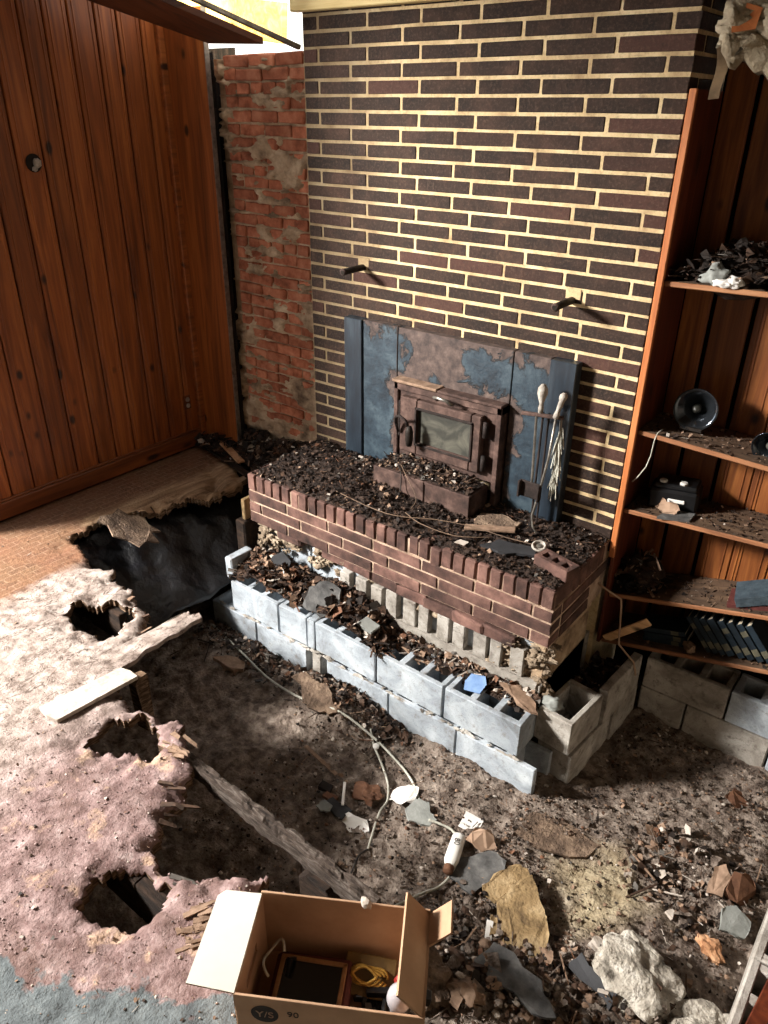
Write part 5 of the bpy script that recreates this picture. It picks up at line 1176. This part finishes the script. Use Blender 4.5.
# left flap opened outwards; window light is put into the pale upper face
R = Matrix.Rotation(math.radians(8), 3, 'Y')
m = MB(); m.prism([(-.118, -BY/2+.0), (0, -BY/2), (0, BY/2), (-.095, BY/2-.01), (-.112, BY/2-.03)], -.004, .0, (-BX/2, 0, bh_), R, 1); m.prism([(-.118, -BY/2+.0), (0, -BY/2), (0, BY/2), (-.095, BY/2-.01), (-.112, BY/2-.03)], .0, .0015, (-BX/2, 0, bh_), R, 0)
Bp('flap', m, ('cardboard_lit', 'cardboard'))
R = Matrix.Rotation(math.radians(-38), 3, 'Y')
m = MB(); m.prism([(-.006, 0), (.0, 0), (.0, BY), (-.006, BY)], .0, .10, (BX/2, -BY/2, bh_-.004), R); Bp('flap', m, 'cardboard')
m = MB(); m.prism([(-.004, 0), (.002, 0), (.002, .075), (-.004, .09)], .0, .085, (BX/2+.002, BY/2-.09, bh_-.004), Matrix.Rotation(math.radians(40), 3, 'Y')); Bp('flap', m, 'cardboard')
# printed mark on the front: dark disc with letters, and digits
Mx = Matrix.Rotation(PI/2, 4, 'X')
m = MB(); m.lathe([(0, 0), (.034, 0), (.034, .0006), (0, .0006)], (-.155, -BY/2-th/2-.0002, .185), Euler((PI/2, 0, 0)).to_matrix(), 28); Bp('printed_disc', m, 'ink', front)
text_mesh('printed_letters', 'Y/S', .034, MAT['tan_paper'], front, Matrix.Translation((-.155, -BY/2-th/2-.0012, .183)) @ Mx)
text_mesh('printed_digits', '90', .03, MAT['ink'], front, Matrix.Translation((-.085, -BY/2-th/2-.0006, .195)) @ Mx)
bm4 = Matrix.Translation((2.205, -2.34, .012)) @ Matrix.Rotation(bang, 4, 'Z')
def inbox(name, label, cat, loc, rot=(0, 0, 0)):
    o = thing(name, label, cat, (0, 0, 0), base=False); o.matrix_world = bm4 @ Matrix.Translation(loc) @ Euler(rot).to_matrix().to_4x4(); 
    lo = bm4 @ Vector(loc); o.location = lo; o.rotation_euler = (bm4.to_3x3() @ Euler(rot).to_matrix()).to_euler(); return o
t = inbox('tool_case', 'dark red brown case lying at the bottom of the cardboard box', 'case', (-.075, .0, th+.001)); m = MB(); m.box(-.105, .105, -.09, .09, 0, .075, .01); mesh_obj('case_body', m, MAT['book_red'], t)
t = inbox('picture_frame', 'small tan picture frame with black glossy face inside the box', 'picture frame', (-.075, -.005, th+.082), (.05, .03, -.02))
m = MB()
for a in ((-.09, .09, -.07, -.058), (-.09, .09, .058, .07), (-.09, -.078, -.07, .07), (.078, .09, -.07, .07)): m.box(a[0], a[1], a[2], a[3], 0, .012, .002)
mesh_obj('frame_moulding', m, MAT['frame_wood'], t); m = MB(); m.box(-.079, .079, -.059, .059, .001, .007); mesh_obj('black_pane', m, MAT['frame_black'], t)
t = inbox('gold_cord_pack', 'packet of coiled gold cord against the back of the box', 'cord packet', (.075, .055, th+.06), (.5, 0, -.08))
m = MB(); m.box(-.07, .07, -.05, .05, -.012, .0, .003); mesh_obj('packet', m, MAT['brown_pack'], t)
m = MB()
for k in range(4):
    m.tube([(.05*math.cos(q)*(1-.1*k)-.004*k, .024*math.sin(q)*(1-.12*k)+.004*math.sin(3*q+k), .006+.003*k) for q in np.linspace(0, 6.0, 26)], .004, 6)
mesh_obj('cord_coil', m, MAT['gold'], t, smooth=True)
t = inbox('light_bulb', 'grey frosted light bulb standing at the right end of the box', 'light bulb', (.155, -.035, th+.075), (.2, .1, 0))
m = MB(); m.lathe([(0, 0), (.016, .002), (.02, .03), (.027, .06), (.032, .085), (.031, .105), (.022, .125), (.01, .134), (0, .136)], (0, 0, .012), None, 22); mesh_obj('glass_globe', m, MAT['bulb'], t, smooth=True)
m = MB(); m.lathe([(0, -.02), (.008, -.019), (.013, -.01), (.014, .015), (0, .015)], (0, 0, 0), None, 16); mesh_obj('screw_cap', m, MAT['chrome_grey'], t, smooth=True)
t = inbox('paper_wad', 'bright white torn paper by the bulb in the box', 'paper', (.175, -.105, th+.15), (.6, .2, .2)); m = MB(); m.prism([(-.03, -.015), (.02, -.02), (.03, .02), (-.005, .012)], 0, .003, zn=.004); mesh_obj('sheet', m, MAT['white_paper'], t)
t = inbox('box_clutter', 'dark tools and parts heaped on the bottom of the box', 'clutter', (.1, -.05, th))
m = MB()
for k in range(26): m.obox((random.uniform(-.07, .11), random.uniform(-.06, .09), random.uniform(.01, .05)), (random.uniform(.02, .09), random.uniform(.01, .03), random.uniform(.01, .03)), (random.uniform(-.4, .4), random.uniform(-.4, .4), random.uniform(0, 3)), .002)
mesh_obj('parts_heap', m, MAT['black_device'], t); t['kind'] = 'stuff'
t = inbox('red_cap', 'small red plastic piece between packet and box wall', 'plastic piece', (.155, .05, th+.06), (.3, .2, .4)); m = MB(); m.box(-.014, .014, -.01, .01, 0, .03, .004); mesh_obj('body', m, MAT['red_plastic'], t)
t = inbox('coiled_cable', 'pale cable loop in the left end of the box', 'cable', (-.175, .03, th+.06)); m = MB(); m.tube([(.0+.025*math.cos(q), .05*math.sin(q), .02*math.sin(2*q)+.07) for q in np.linspace(.3, 4.6, 20)], .0035, 6); mesh_obj('loop', m, MAT['white_cable'], t, smooth=True)
m = MB(); m.tube([(.035, -.02, .02), (.04, .0, .08), (.05, .03, .03)], .006, 6); mesh_obj('plug', m, MAT['black_device'], t)
m = MB(); m.lump((2.19, -2.205, .285), (.016, .012, .02), 2, .3); m2 = one('foam_scrap', m, MAT['leaf_pale'], 'small pale foam scrap stuck on the back rim of the box', 'scrap', (2.19, -2.205, .265))
for o in list(SC.objects):
    if '_base' in o: del o['_base']
